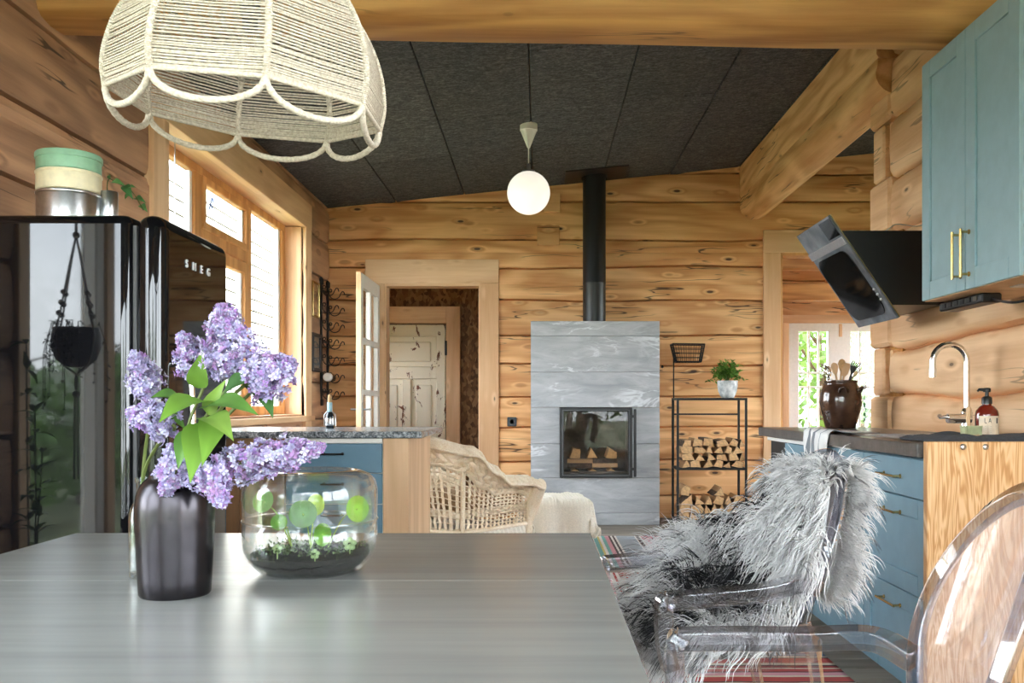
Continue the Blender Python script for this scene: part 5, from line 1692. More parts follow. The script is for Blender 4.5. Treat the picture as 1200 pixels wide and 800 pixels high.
for yy in (5.06, 5.36):
    mb = MB(); mb.box(KX + .1, 1.9, yy - .02, yy + .02, 0, .02, .002); mb.build('foot', MT['black_metal'], t)

k = Mat('dark_stone_worktop'); v = k.co(); n1 = k.noise(v, 12, 5, .65); n2 = k.noise(v, 70, 2)
MT['worktop'] = k.pbr(Base_Color=k.ramp(k.math('ADD', k.math('MULTIPLY', n1, .7), k.math('MULTIPLY', n2, .3)), [(.3, lin(62, 58, 56)), (.7, lin(112, 106, 102))]), Roughness=.28, Normal=k.bump(n1, .1, .003))
t = thing('kitchen_worktop', 'dark stone worktop running along the log kitchen wall', 'worktop', (1.66, 4.3, .895))
mb = MB(); sy0, sy1, sx0, sx1 = 3.62, 4.12, 1.43, 1.83
mb.box(KX - .03, 1.962, 3.19, sy0, .895, WT, .004); mb.box(KX - .03, 1.962, sy1, 5.50, .895, WT, .004); mb.box(KX - .03, sx0, sy0 - .004, sy1 + .004, .895, WT, 0); mb.box(sx1, 1.962, sy0 - .004, sy1 + .004, .895, WT, 0)
mb.build('slab', MT['worktop'], t)
t = thing('kitchen_sink', 'dark steel sink sunk into the worktop below the tap', 'sink', (1.63, 3.87, .9))
mb = MB()
mb.box(sx0 - .015, sx1 + .015, sy0 - .015, sy0 + .004, WT, WT + .004, .001); mb.box(sx0 - .015, sx1 + .015, sy1 - .004, sy1 + .015, WT, WT + .004, .001); mb.box(sx0 - .015, sx0 + .004, sy0, sy1, WT, WT + .004, .001); mb.box(sx1 - .004, sx1 + .015, sy0, sy1, WT, WT + .004, .001)
mb.build('rim', MT['steel'], t)
mb = MB()
mb.box(sx0, sx0 + .004, sy0, sy1, .89, WT, 0); mb.box(sx1 - .004, sx1, sy0, sy1, .89, WT, 0); mb.box(sx0, sx1, sy0, sy0 + .004, .89, WT, 0); mb.box(sx0, sx1, sy1 - .004, sy1, .89, WT, 0); mb.box(sx0, sx1, sy0, sy1, .888, .892, 0)
mb.build('basin', MT['steel'], t)

# plywood end panel
k = Mat('fir_plywood'); v = k.co()
n0 = k.noise(k.vm('MULTIPLY', v, (10.5, 4, 1.1)), 1, 3, .55, 1.3)
f_ = k.math('MULTIPLY_ADD', k.math('SINE', k.math('MULTIPLY', n0, 75.0)), .5, .5)
n1 = k.noise(k.vm('MULTIPLY', v, (120, 60, 4)), 1, 3)
f_ = k.math('ADD', k.math('MULTIPLY', f_, .65), k.math('MULTIPLY', n1, .35))
MT['plywood'] = k.pbr(Base_Color=k.ramp(f_, [(.15, lin(190, 138, 86)), (.45, lin(212, 166, 114)), (.8, lin(228, 190, 144))]), Roughness=.5)
t = thing('end_panel', 'plywood end panel with wavy grain closing the kitchen run', 'panel', (1.66, 3.16, 0))
mb = MB(); mb.box(KX - .012, 1.96, 3.15, 3.182, 0, .952, .002); mb.build('board', MT['plywood'], t)
for px in (1128.5, 1155):
    c = P(px, 523.5, 3.15)
    mb = MB(); mb.lathe([(.011, 0), (.0105, -.003), (.007, -.006), (.001, -.007)], (c.x, 3.15, c.z), 18, axis='Y'); s_ = mb.build('screw', MT['steel'], t, smooth=60)

# tap
fx_, fy_ = 1.882, 4.02
t = thing('kitchen_tap', 'tall chrome kitchen tap with high curved spout', 'tap', (fx_, fy_, WT))
mb = MB(); mb.lathe([(.03, 0), (.03, .006), (.026, .01), (.024, .03), (.024, .10), (.02, .115), (.0145, .12)], (fx_, fy_, WT), 28); mb.build('body', MT['chrome'], t, smooth=50)
ztop = 1.345; R_ = .075
pts = [(fx_, fy_, WT + .11), (fx_, fy_, 1.1), (fx_, fy_, ztop - R_)] + [(fx_ - R_ + R_ * math.cos(a), fy_, ztop - R_ + R_ * math.sin(a)) for a in [PI * i / 14 for i in range(1, 14)]] + [(fx_ - 2 * R_, fy_, ztop - R_), (fx_ - 2 * R_ + .0, fy_, ztop - R_ - .045)]
mb = MB(); mb.tube(pts, .0135, 14); mb.tube([(fx_ - 2 * R_, fy_, ztop - R_ - .03), (fx_ - 2 * R_, fy_, ztop - R_ - .07)], .0155, 14); mb.build('spout', MT['chrome'], t, smooth=50)
mb = MB(); mb.tube([(fx_ + .01, fy_ - .01, WT + .075), (fx_ - .09, fy_ - .01, WT + .075)], [.023, .021], 16); mb.tube([(fx_ - .085, fy_ - .01, WT + .08), (fx_ - .10, fy_ - .01, WT + .082), (fx_ - .125, fy_ - .01, WT + .078)], [.012, .008, .006], 10); mb.build('lever', MT['chrome'], t, smooth=50)

# soap bottle
sx_, sy_ = P(1156.5, 500, 3.50).x, 3.50
t = thing('soap_bottle', 'amber soap bottle with pale label and black pump', 'bottle', (sx_, sy_, WT))
k = Mat('amber_glass'); MT['amber'] = k.pbr(Base_Color=lin(112, 34, 22), Roughness=.06, Coat_Weight=.5)
mb = MB(); mb.lathe([(.001, .002), (.036, 0), (.0415, .006), (.042, .095), (.039, .112), (.026, .128), (.0165, .134), (.0165, .142)], (sx_, sy_, WT), 36); mb.build('bottle_body', MT['amber'], t, smooth=50)
mb = MB()
vs = []
for i in range(17):
    a = -PI / 2 - 1.15 + 1.95 * i / 16
    for z in (.022, .092): vs.append((sx_ + .0426 * math.cos(a), sy_ + .0426 * math.sin(a), WT + z))
mb.add(vs, [(2 * i, 2 * i + 2, 2 * i + 3, 2 * i + 1) for i in range(16)]); lb = mb.build('label', plain('cream_paper', lin(224, 206, 182), .6), t, smooth=180)
mb = MB()
def ink(a0, z0, a1, z1, w_=.0022):
    P0 = Vector((sx_ + .0429 * math.cos(a0), sy_ + .0429 * math.sin(a0), WT + z0)); P1 = Vector((sx_ + .0429 * math.cos(a1), sy_ + .0429 * math.sin(a1), WT + z1))
    mb.tube([P0, P1], w_ * .5, 4)
b_ = -PI / 2
ink(b_ - .62, .084, b_ - .62, .066); ink(b_ - .62, .066, b_ - .45, .066); ink(b_ - .30, .066, b_ - .20, .084); ink(b_ - .20, .084, b_ - .10, .066); ink(b_ - .25, .072, b_ - .15, .072)
ink(b_ + .45, .085, b_ + .45, .064, .005); ink(b_ + .52, .085, b_ + .52, .064, .003)
for i in range(4): ink(b_ - .6, .052 - .007 * i, b_ - .1, .052 - .007 * i, .001)
mb.build('print', MT['black_metal'], lb)
mb = MB(); mb.lathe([(.019, .138), (.019, .160), (.015, .165), (.007, .168), (.0065, .185)], (sx_, sy_, WT), 22); mb.lathe([(.013, .183), (.014, .186), (.014, .196), (.011, .199), (.001, .2)], (sx_, sy_, WT), 20); mb.tube([(sx_, sy_, WT + .192), (sx_ - .03, sy_, WT + .193), (sx_ - .036, sy_, WT + .186)], [.007, .005, .004], 8); mb.build('pump', plain('black_plastic', lin(20, 20, 21), .35), t, smooth=50)

# dish brush
bx_, by_ = P(1138, 500, 3.42).x, 3.42
t = thing('dish_brush', 'dish brush with pale green bristles lying beside the soap bottle', 'brush', (bx_, by_, WT))
mb = MB(); mb.tube([(bx_ - .034, by_, WT + .012), (bx_ - .01, by_, WT + .018), (bx_ + .03, by_ + .005, WT + .02)], [.012, .016, .013], 10, flat=.6); mb.tube([(bx_ + .005, by_ + .03, WT + .03), (bx_ + .012, by_ + .05, WT + .08), (bx_ + .018, by_ + .06, WT + .125)], [.007, .008, .009], 8); mb.build('wooden_back', MT['birch'], t, smooth=60)
mb = MB(); rn = random.Random(2)
for i in range(240):
    a = Vector((bx_ + rn.uniform(-.036, .034), by_ + rn.uniform(-.018, .012), WT + .022)); b = a + Vector((rn.uniform(-.008, .008), rn.uniform(-.012, .004), .034)); mb.tube([a, b], .0011, 3)
f2 = mb.build('bristles', plain('pale_green_bristle', lin(214, 218, 180), .8), t); f2['kind'] = 'stuff'
# dark cloth on the worktop
t = thing('kitchen_cloth', 'crumpled dark grey cloth on the worktop around the soap bottle', 'cloth', (1.72, 3.38, WT))
mb = MB()
def cloth(u, v_):
    x = 1.40 + .545 * u + .03 * math.sin(v_ * 5 + 2); y = 3.2 + .40 * v_ + .05 * math.sin(u * 5)
    e = min(u, 1 - u, v_, 1 - v_)
    z = WT + .006 + max(0, .020 * noise.noise(Vector((u * 5, v_ * 4, 1.5))) + .012) * smf(e * 9) + .045 * math.exp(-((u - .98) / .14) ** 2 - ((v_ - .5) / .35) ** 2) * smf((1.0 - u) * 12)
    return (x, y, z)
mb.grid(cloth, 60, 46); o = mb.build('cloth_sheet', plain('charcoal_felt', lin(74, 78, 84), .95, nz=.1, ns=90, bump=.3), t, smooth=180); solid(o, .004)

# tea towel over the edge
t = thing('tea_towel', 'white striped tea towel hanging over the worktop edge', 'towel', (KX - .03, 4.33, WT))
k = Mat('striped_linen'); s = k.n('SeparateXYZ', None, Vector=k.co())
st = k.math('PINGPONG', k.math('ADD', s.outputs[1], .0), .05)
MT['linen'] = k.pbr(Base_Color=k.mix(k.math('LESS_THAN', st, .010), lin(228, 228, 226), lin(128, 134, 140)), Roughness=.9, Normal=k.bump(k.noise(k.co(), 220, 2), .3, .002))
mb = MB()
def towel(u, v_):
    wv_ = .5 + .5 * v_
    y = 4.34 + (u - .5) * .42 * (1.0 - .38 * smf((v_ - .3) * 1.6))
    pl_ = .014 * math.sin(u * 19 + 1) * smf((v_ - .25) * 3)
    L = .20 + .42 * v_ - .20
    d = v_ * .50
    if d < .22:
        x = KX - .03 + .22 - d; z = WT + .006 + .012 * math.exp(-((d - .20) / .03) ** 2)
        x += .01 * math.sin(u * 6)
    else:
        e = d - .22; x = KX - .03 - .010 - .005 * smf(e * 20) + pl_ * .8; z = WT + .002 - e * .82 - .03 * math.sin(u * 3) * smf(e * 4)
    return (x - .0, y + pl_ * .6, z)
mb.grid(towel, 50, 60); o = mb.build('towel_sheet', MT['linen'], t, smooth=180); solid(o, .003, 1)

# stoneware jar with utensils
jx, jy = P(985, 480, 5.25).x, 5.25
t = thing('stoneware_jar', 'big brown glazed stoneware jar on the worktop', 'jar', (jx, jy, WT))
k = Mat('brown_salt_glaze'); n1 = k.noise(k.co(), 14, 4)
MT['glaze'] = k.pbr(Base_Color=k.ramp(n1, [(.35, lin(50, 32, 24)), (.65, lin(84, 58, 44))]), Roughness=.16, Coat_Weight=.4)
mb = MB(); mb.lathe([(.001, .003), (.080, 0), (.084, .005), (.094, .04), (.110, .10), (.118, .15), (.114, .20), (.099, .242), (.090, .256), (.092, .260), (.096, .266), (.094, .274), (.085, .274), (.083, .26), (.1, .2), (.1, .16), (.07, .03), (.001, .02)], (jx, jy, WT), 44); mb.build('jar_body', MT['glaze'], t, smooth=60)
for sg in (-1, 1):
    mb = MB()
    a = R(-90) + sg * .52 + .35
    pts = []
    for i in range(9):
        q_ = PI * i / 8; aa = a + .22 * math.cos(q_)
        rr_ = .108 + .018 * math.sin(q_); z = .205 + .028 * math.sin(q_)
        pts.append((jx + rr_ * math.cos(aa), jy + rr_ * math.sin(aa), WT + z))
    mb.tube(catmull(pts, 3), .0075, 8)
    mb.build('ear_handle', MT['glaze'], t, smooth=60)
UT = 'utensils in the brown jar'
def utensil(name, label, mat, ang, lean, h, head):
    base = Vector((jx - .03 * math.cos(ang), jy - .03 * math.sin(ang), WT + .03)); top = Vector((jx + lean * math.cos(ang), jy + lean * math.sin(ang), WT + h))
    t = thing(name, label, 'utensil', base, 0, UT)
    mb = MB(); mb.tube([base, top], [.005, .006], 8); mb.build('handle', mat, t, smooth=60)
    d = (top - base).normalized(); sd = d.cross(Vector((0, 1, 0))).normalized()
    mb = MB()
    if head == 'spoon':
        mb.tube([top - d * .01, top + d * .012, top + d * .035, top + d * .055, top + d * .062], [.006, .016, .023, .016, .004], 12, flat=.35, up=(0, 1, 0))
        mb.build('bowl', mat, t, smooth=60)
    elif head == 'spatula':
        mb.tube([top - d * .01, top + d * .01, top + d * .05, top + d * .07], [.006, .02, .026, .022], 8, flat=.2, up=(0, 1, 0)); mb.build('blade', mat, t, smooth=60)
    elif head == 'whisk':
        for q_ in range(6):
            a = PI * q_ / 6; e = sd * math.cos(a) + Vector((0, 1, 0)) * math.sin(a)
            mb.tube(catmull([top, top + d * .03 + e * .026, top + d * .07 + e * .02, top + d * .082, top + d * .07 - e * .02, top + d * .03 - e * .026, top], 4), .0016, 5)
        mb.build('wires', mat, t)
    elif head == 'server':
        mb.tube([top - d * .01, top + d * .012, top + d * .03], [.006, .018, .022], 10, flat=.4, up=(0, 1, 0))
        for q_ in range(5):
            e = sd * (.009 * (q_ - 2)); mb.tube([top + d * .025 + e, top + d * .06 + e * 1.3 + Vector((0, -.02, -.004))], [.004, .003], 6)
        mb.build('fork_teeth', mat, t, smooth=60)
utensil('wooden_spoon', 'pale wooden spoon, broadest of those in the brown jar', MT['birch'], R(200), .035, .315, 'spoon')
utensil('wooden_spoon', 'dark wooden spoon standing upright in the middle of the jar', MT['logend'], R(280), .01, .335, 'spoon')
utensil('wooden_spatula', 'flat pale wooden spatula in the brown jar', MT['birch'], R(330), .02, .305, 'spatula')
utensil('whisk', 'steel whisk leaning left in the brown jar', MT['chrome'], R(185), .075, .285, 'whisk')
utensil('ladle', 'steel ladle leaning left behind the whisk', MT['chrome'], R(150), .06, .30, 'spoon')
utensil('spaghetti_server', 'black toothed spaghetti server leaning right in the jar', MT['black_metal'], R(350), .065, .325, 'server')
utensil('serving_fork', 'steel toothed serving fork leaning right in the jar', MT['chrome'], R(15), .08, .30, 'server')

# clear swing bottle with green sprig
gx, gy = P(1013.5, 480, 5.36).x, 5.36
t = thing('swing_top_bottle', 'clear swing top bottle with a green sprig beside the brown jar', 'bottle', (gx, gy, WT))
mb = MB(); mb.lathe([(.001, .003), (.03, 0), (.034, .006), (.035, .12), (.028, .16), (.014, .19), (.012, .215), (.014, .218), (.014, .226), (.010, .226)], (gx, gy, WT), 28, caps=False); mb.build('bottle_body', MT['bottle_glass'], t, smooth=50)
mb = MB(); mb.ball((gx, gy, WT + .238), .013, 12, 8); mb.build('stopper', MT['white_plastic'], t, smooth=180)
mb = MB(); mb.tube([(gx - .015, gy, WT + .20), (gx - .018, gy - .01, WT + .235), (gx, gy - .012, WT + .255), (gx + .018, gy - .01, WT + .235), (gx + .015, gy, WT + .20)], .0018, 5); mb.build('wire_clip', MT['steel'], t)
t = thing('green_sprig', 'green leafy sprig inside the clear swing top bottle', 'plant', (gx, gy, WT + .01))
mb = MB(); mb.vc = (.1, .2, .06); mb.tube([(gx, gy, WT + .01), (gx + .004, gy, WT + .1), (gx, gy, WT + .19)], .002, 5); mb.build('stem', MT['leaf'], t)
mb = MB(); rn = random.Random(33)
for i in range(14):
    p = Vector((gx, gy, WT + .03 + .011 * i)); a = rn.random() * 6.28; leaf_surface(mb, p, p + Vector((math.cos(a) * .022, math.sin(a) * .022, .018)), (0, 0, 1), .007, (.08, .24, .10), nseg=4)
mb.build('leaves', MT['leaf'], t)

# wall cabinet ---------------------------------------------------------------------
UX = 1.63; u0, u1, uz0, uz1 = 3.10, 3.89, 1.517, 2.52
BU = plain('dusty_blue_paint_lit', lin(146, 176, 184), .42, nz=.03, ns=14)  # same blue paint as the base cabinets, lightened for the stronger light here
t = thing('wall_cabinet', 'blue two door wall cabinet with brass handles', 'cabinet', (1.8, 3.5, uz0))
mb = MB(); mb.box(UX + .02, 1.955, u0, u1, uz0 + .016, uz1, .002); mb.build('carcass', BU, t)
mb = MB(); mb.box(UX + .012, 1.955, u0, u1, uz0, uz0 + .015, .001); o = mb.build('bottom_panel', MT['birch'], t); o['label'] = 'bare birch underside'
fnU = lambda a0, a1, d0, d1, z0, z1: (UX - d0, UX - d1, a0, a1, z0, z1)
um = (u0 + u1) / 2
for a0, a1, hy_ in ((u0, um - .002, um - .035), (um + .002, u1, um + .035)):
    mb = MB(); shaker(mb, fnU, a0, a1, uz0 + .003, uz1, .075); d_ = mb.build('door', BU, t)
    bar_handle(fnU, hy_, hy_, 0, None, vertical=(1.575, 1.735), off=.034, r=.0055).build('handle', MT['brass'], d_, smooth=50)
mb = MB(); mb.box(1.74, 1.84, 3.30, 3.38, uz0 - .004, uz0 + .001, .001); mb.build('under_light', MT['steel'], t)
# black power strip under it
t = thing('power_strip', 'black perforated power strip fixed under the wall cabinet', 'power strip', (1.88, 3.7, 1.48))
mb = MB(); mb.box(1.72, 1.80, 3.55, 3.93, 1.478, 1.5155, .006); mb.build('housing', MT['black_metal'], t)
for i in range(6):
    mb = MB(); mb.box(1.715, 1.721, 3.585 + .055 * i, 3.615 + .055 * i, 1.488, 1.508, .002); mb.build('socket', plain('socket_grey', lin(70, 66, 56), .5) if i == 0 else MT['iron'], t)
mb = MB(); mb.tube(catmull([(1.76, 3.55, 1.49), (1.78, 3.44, 1.465), (1.84, 3.4, 1.475), (1.9, 3.42, 1.5)], 5), .005, 6); mb.build('cable', MT['black_metal'], t, smooth=60)

# cooker hood -----------------------------------------------------------------------
h0, h1 = 4.40, 4.94
T = P(970, 253, h0); B2 = P(1052, 373, h0)
ax = Vector((B2.x - T.x, 0, B2.z - T.z)); HL = ax.length; ax.normalize()
nrm = Vector((ax.z, 0, -ax.x))            # out of the glass, down towards the hob
if nrm.x > 0: nrm = -nrm
t = thing('cooker_hood', 'black slanted glass cooker hood on the log wall', 'cooker hood', (1.8, 4.67, 1.5))
def hp(a, d, y): return Vector((T.x, 0, T.z)) + ax * a + nrm * d + Vector((0, y, 0))
def hbox(mb, a0, a1, d0, d1, y0, y1):
    vs = [hp(a, d, y) for a in (a0, a1) for d in (d0, d1) for y in (y0, y1)]
    fs = [(0, 1, 3, 2), (4, 6, 7, 5), (0, 4, 5, 1), (2, 3, 7, 6), (0, 2, 6, 4), (1, 5, 7, 3)]
    c = sum(vs, Vector()) / 8
    out = []
    for f__ in fs:
        m = sum((vs[i] for i in f__), Vector()) / 4; nn = (vs[f__[1]] - vs[f__[0]]).cross(vs[f__[2]] - vs[f__[0]])
        out.append(f__ if nn.dot(m - c) > 0 else f__[::-1])
    mb.add(vs, out)
mb = MB(); hbox(mb, 0, HL, -.012, 0, h0, h1); o = mb.build('glass_front', plain('slate_glass', lin(104, 109, 116), .16, nz=.2, ns=9), t); bev(o, .003, 2)
mb = MB(); hbox(mb, 0, HL, -.016, -.012, h0, h1); mb.build('edge_trim', MT['brass'], t)
# body behind
zt1, zb1 = P(1010, 270, h0).z, P(1010, 357, h0).z
def on_panel(z): return T.x + (T.z - z) / (T.z - B2.z) * (B2.x - T.x)
poly = [(on_panel(zt1) + .02, zt1), (1.955, zt1), (1.955, zb1), (on_panel(zb1) + .02, zb1)]
mb = MB(); mb.prism(poly, h0 + .004, h1 - .004); o = mb.build('body', plain('satin_black', lin(10, 10, 11), .35), t)
mb = MB()
rr_ = []
a0, a1, y0, y1 = HL * .30, HL * .93, h0 + .05, h1 - .03
for q_, (sa, sy) in enumerate(((1, 1), (0, 1), (0, 0), (1, 0))):
    for i in range(6):
        an = PI / 2 * q_ + PI / 2 * i / 5; r = .07
        ca = (a1 - r if sa else a0 + r) + r * math.cos(an); cyy = (y1 - r if sy else y0 + r) + r * math.sin(an)
        rr_.append((ca, cyy))
vs = [hp(a, .006, y) for a, y in rr_] + [hp(a, .0, y) for a, y in rr_]
n_ = len(rr_); fs = [tuple(range(n_)), ] + [(i, i + n_, (i + 1) % n_ + n_, (i + 1) % n_) for i in range(n_)]
nn = (vs[1] - vs[0]).cross(vs[2] - vs[0])
if nn.dot(nrm) < 0: fs = [f__[::-1] for f__ in fs]
mb.add(vs, fs); o = mb.build('intake_plate', plain('black_mirror_glass', lin(12, 12, 13), .05), t); o['label'] = 'dark rounded mirror plate'
mb = MB(); hbox(mb, HL * .20, HL * .27, 0, .005, h0 + .0, h1 - .0); o = mb.build('steel_strip', MT['steel'], t)
mb = MB(); hbox(mb, HL * .02, HL * .18, 0, .004, h0 + .0, h0 + .16); mb.build('control_plate', MT['gloss_black'], t)
for i in range(3):
    mb = MB(); c = hp(HL * (.70 + .05 * i), .006, h0 + .022); mb.ball(c, .007, 10, 6); mb.build('button', MT['steel'], t, smooth=180)
# dish with wire handle on the hood
c = P(1050, 268, 4.62)
t = thing('black_dish', 'shallow black dish with thin wire handle lying on the cooker hood', 'dish', (c.x, 4.62, zt1))
mb = MB(); mb.lathe([(.001, .002), (.07, 0), (.095, .018), (.098, .022), (.093, .022), (.068, .006), (.001, .006)], (c.x, 4.62, zt1), 32); mb.build('dish_body', MT['iron'], t, smooth=50)
mb = MB(); mb.tube(catmull([(c.x - .08, 4.62, zt1 + .02), (c.x - .04, 4.6, zt1 + .05), (c.x + .0, 4.6, zt1 + .07), (c.x + .1, 4.6, zt1 + .06), (c.x + .16, 4.6, zt1 + .09)], 5), .0028, 6); mb.build('wire_handle', MT['steel'], t, smooth=60)
# ================================================================== CLEAR CHAIRS AND SHEEPSKIN
def poly(name, glass, refl, tint=(.95, .955, .965, 1), haze=0.0):
    k = Mat(name)
    lw = k.n('LayerWeight', None, Blend=.45).outputs['Facing']
    fr = k.math('MULTIPLY', k.n('Fresnel', None, IOR=1.56).outputs[0], k.math('SUBTRACT', 1.0, k.n('NewGeometry').outputs['Backfacing']))
    tr = k.n('BsdfTransparent', None, Color=tint)
    gs = k.n('BsdfGlass', None, Color=(.95, .955, .97, 1), Roughness=.0, IOR=1.3)
    gl = k.n('BsdfGlossy', None, Color=(1, 1, 1, 1), Roughness=.03)
    a_ = k.n('MixShader', None, _0=k.math('MULTIPLY', lw, glass), _1=tr.outputs[0], _2=gs.outputs[0])
    b_ = k.n('MixShader', None, _0=k.math('MULTIPLY', fr, refl, clamp=True), _1=a_.outputs[0], _2=gl.outputs[0])
    if haze:
        df = k.n('BsdfTranslucent', None, Color=(.9, .88, .93, 1)); d2_ = k.n('BsdfDiffuse', None, Color=(.9, .88, .93, 1))
        hz_ = k.n('MixShader', None, _0=.5, _1=df.outputs[0], _2=d2_.outputs[0])
        b_ = k.n('MixShader', None, _0=haze, _1=b_.outputs[0], _2=hz_.outputs[0])
    k.t.links.new(b_.outputs[0], k.o.inputs[0])
    return k.m
MT['poly'] = poly('clear_polycarbonate', .75, 2.0, (.84, .85, .89, 1))
MT['poly_shell'] = poly('clear_polycarbonate_shell', .12, .6, (.93, .92, .95, 1), .07)
MT['poly_rim'] = poly('clear_polycarbonate_rim', .5, 1.8, (.74, .76, .83, 1))  # tint darkened to paint in the dark edge lines of clear plastic

def back_x(z): return .15 + .33 * (z - .47)
def oval(ph):
    """medallion outline: (y, z) round the back"""
    y = .205 * math.cos(ph); z = .705 + .235 * math.sin(ph)
    if math.sin(ph) < 0:
        y *= 1 - .22 * (math.sin(ph)) ** 2
    return y, z
def bp(y, z, d=0.0):
    return Vector((back_x(z) - 1.0 * y * y + d, y, z))

def ghost(label, loc, rz):
    t = thing('clear_armchair', label, 'chair', loc, rz, 'clear plastic armchairs at the table')
    # seat
    mb = MB()
    out = []
    for i in range(48):
        a = 2 * PI * i / 48; ca, sa = math.cos(a), math.sin(a)
        x = .245 * math.copysign(abs(ca) ** .55, ca); y = math.copysign(abs(sa) ** .55, sa) * (.255 if x < 0 else .255 - .045 * (x / .245))
        out.append((x - .02, y))
    vs = [(x, y, .47 - .012 * (1 - (x / .25) ** 2) * (1 - (y / .26) ** 2)) for x, y in out] + [(x, y, .435) for x, y in out]
    n = 48
    mb.add(vs + [(-.02, 0, .462)], [(i, (i + 1) % n, 2 * n) for i in range(n)] + [(n + i, n + (i + 1) % n, (i + 1) % n, i) for i in range(n)])
    o = mb.build('seat', MT['poly'], t, smooth=50, world=False)
    # back shell
    mb = MB()
    mb.grid(lambda u, v: bp(*[(lambda yz, q: (yz[0] * q, .705 + (yz[1] - .705) * q))(oval(2 * PI * u), .02 + .94 * v)][0]), 56, 12, cu=True)
    o = mb.build('back_shell', MT['poly_shell'], t, smooth=180, world=False); solid(o, .008)
    mb = MB()
    mb.tube([bp(*oval(2 * PI * i / 72)) for i in range(72)], [.021] * 72, 4, closed=True, flat=.8, up=(1, 0, .0))
    o = mb.build('back_rim', MT['poly_rim'], t, smooth=30, world=False); bev(o, .004, 2, 50)
    for s in (-1, 1):
        mb = MB()
        y0, z0 = oval(R(-22) if s > 0 else R(202))
        pts = catmull([bp(y0, z0) + Vector((.0, 0, .0)), (.10, s * .235, .640), (-.02, s * .262, .628), (-.16, s * .268, .622), (-.262, s * .262, .618)], 8)
        mb.tube(pts, .030, 4, up=(0, .7, 1), flat=.9)
        mb.tube(catmull([(-.255, s * .262, .628), (-.268, s * .262, .60), (-.262, s * .255, .52), (-.245, s * .245, .452)], 6), .027, 4, up=(1, 1, 0))
        o = mb.build('armrest', MT['poly'], t, smooth=30, world=False); bev(o, .004, 2, 50)
    for s in (-1, 1):
        mb = MB(); mb.tube([(-.225, s * .22, .45), (-.228, s * .222, .22), (-.232, s * .225, .0)], [.026, .02, .014], 4, up=(1, 1, 0)); mb.build('leg', MT['poly'], t, smooth=30, world=False)
        mb = MB(); mb.tube(catmull([bp(s * .17, .52), (.16, s * .185, .44), (.19, s * .19, .25), (.27, s * .195, .0)], 5), [.024 - .0007 * i for i in range(16)], 4, up=(0, 1, 0)); mb.build('leg', MT['poly'], t, smooth=30, world=False)
    # side web joining back and seat
    mb = MB(); mb.grid(lambda u, v: Vector((back_x(.47 + .06 * v) , (u - .5) * .34, .45 + .06 * v)), 10, 4); o = mb.build('back_web', MT['poly'], t, smooth=180, world=False); solid(o, .008)
    return t
c1 = Vector((.50, 2.46, 0)); r1 = R(12)
ghost('clear plastic armchair draped with the shaggy sheepskin', c1, r1)
c2 = Vector((.49, 1.50, 0)); r2 = R(-9)
ghost('bare clear plastic armchair nearest the camera at the table corner', c2, r2)

# sheepskin ------------------------------------------------------------------------------
t = thing('sheepskin', 'shaggy white and black sheepskin draped over the clear chair', 'sheepskin', c1, r1)
path = [(-.15, .425), (-.14, .465), (-.10, .487), (-.02, .49), (.05, .495), (.105, .53), (.158, .66), (.196, .76), (.234, .86), (.268, .90), (.312, .885), (.335, .85), (.315, .70), (.285, .56)]
wid = [.17, .20, .225, .235, .225, .205, .20, .195, .17, .12, .12, .125, .12, .08]
PP = catmull([(x, 0, z) for x, z in path], 8)
WW = catmull([(w_, 0, 0) for w_ in wid], 8)
NP = len(PP)
def skin(u, v, d=0.0):
    q_ = max(0, min(.9999, v)) * (NP - 1); i = int(q_); f_ = q_ - i
    p = PP[i].lerp(PP[i + 1], f_); w_ = WW[i].x * (1 - f_) + WW[i + 1].x * f_
    w_ *= 1 + .12 * noise.noise(Vector((v * 9, 3.3 if u > .5 else 7.7, 0)))
    tg = (PP[i + 1] - PP[i]).normalized(); n = Vector((-tg.z, 0, tg.x))
    y = (u - .5) * 2 * w_ + .02
    if v < .52:                      # the hide lies up over the far armrest
        k_ = smf((.52 - v) / .12) * smf((u - .45) / .45)
        y += .10 * k_; p = p + Vector((0, 0, .17 * k_ * smf((v - .05) / .26)))
        n = (n + Vector((0, -.7 * k_, .2 * k_))).normalized()
    return p + Vector((0, y, 0)) + n * (d + .006), n, tg
mb = MB()
mb.grid(lambda u, v: skin(.5 + (u - .5) * (1 - .65 * smf((v - .60) / .12)), v)[0], 24, 60)
o = mb.build('hide', plain('hide', lin(176, 174, 172), .9), t, smooth=180, world=False); solid(o, .006, 1)
rn = random.Random(77)
k = Mat('sheep_fleece')
c = k.n('Attribute', {'attribute_name': 'tint'}).outputs['Color']
p_ = k.n('BsdfPrincipled', None, Base_Color=c, Roughness=.55); p_.inputs['Specular IOR Level'].default_value = .35
tl = k.n('BsdfTranslucent', None, Color=c)
mx = k.n('MixShader', None, _0=.35, _1=p_.outputs[0], _2=tl.outputs[0]); k.t.links.new(mx.outputs[0], k.o.inputs[0])
MT['fleece'] = k.m
mb = MB(); mb.t = (.5, .5, .5)
SEG = 7
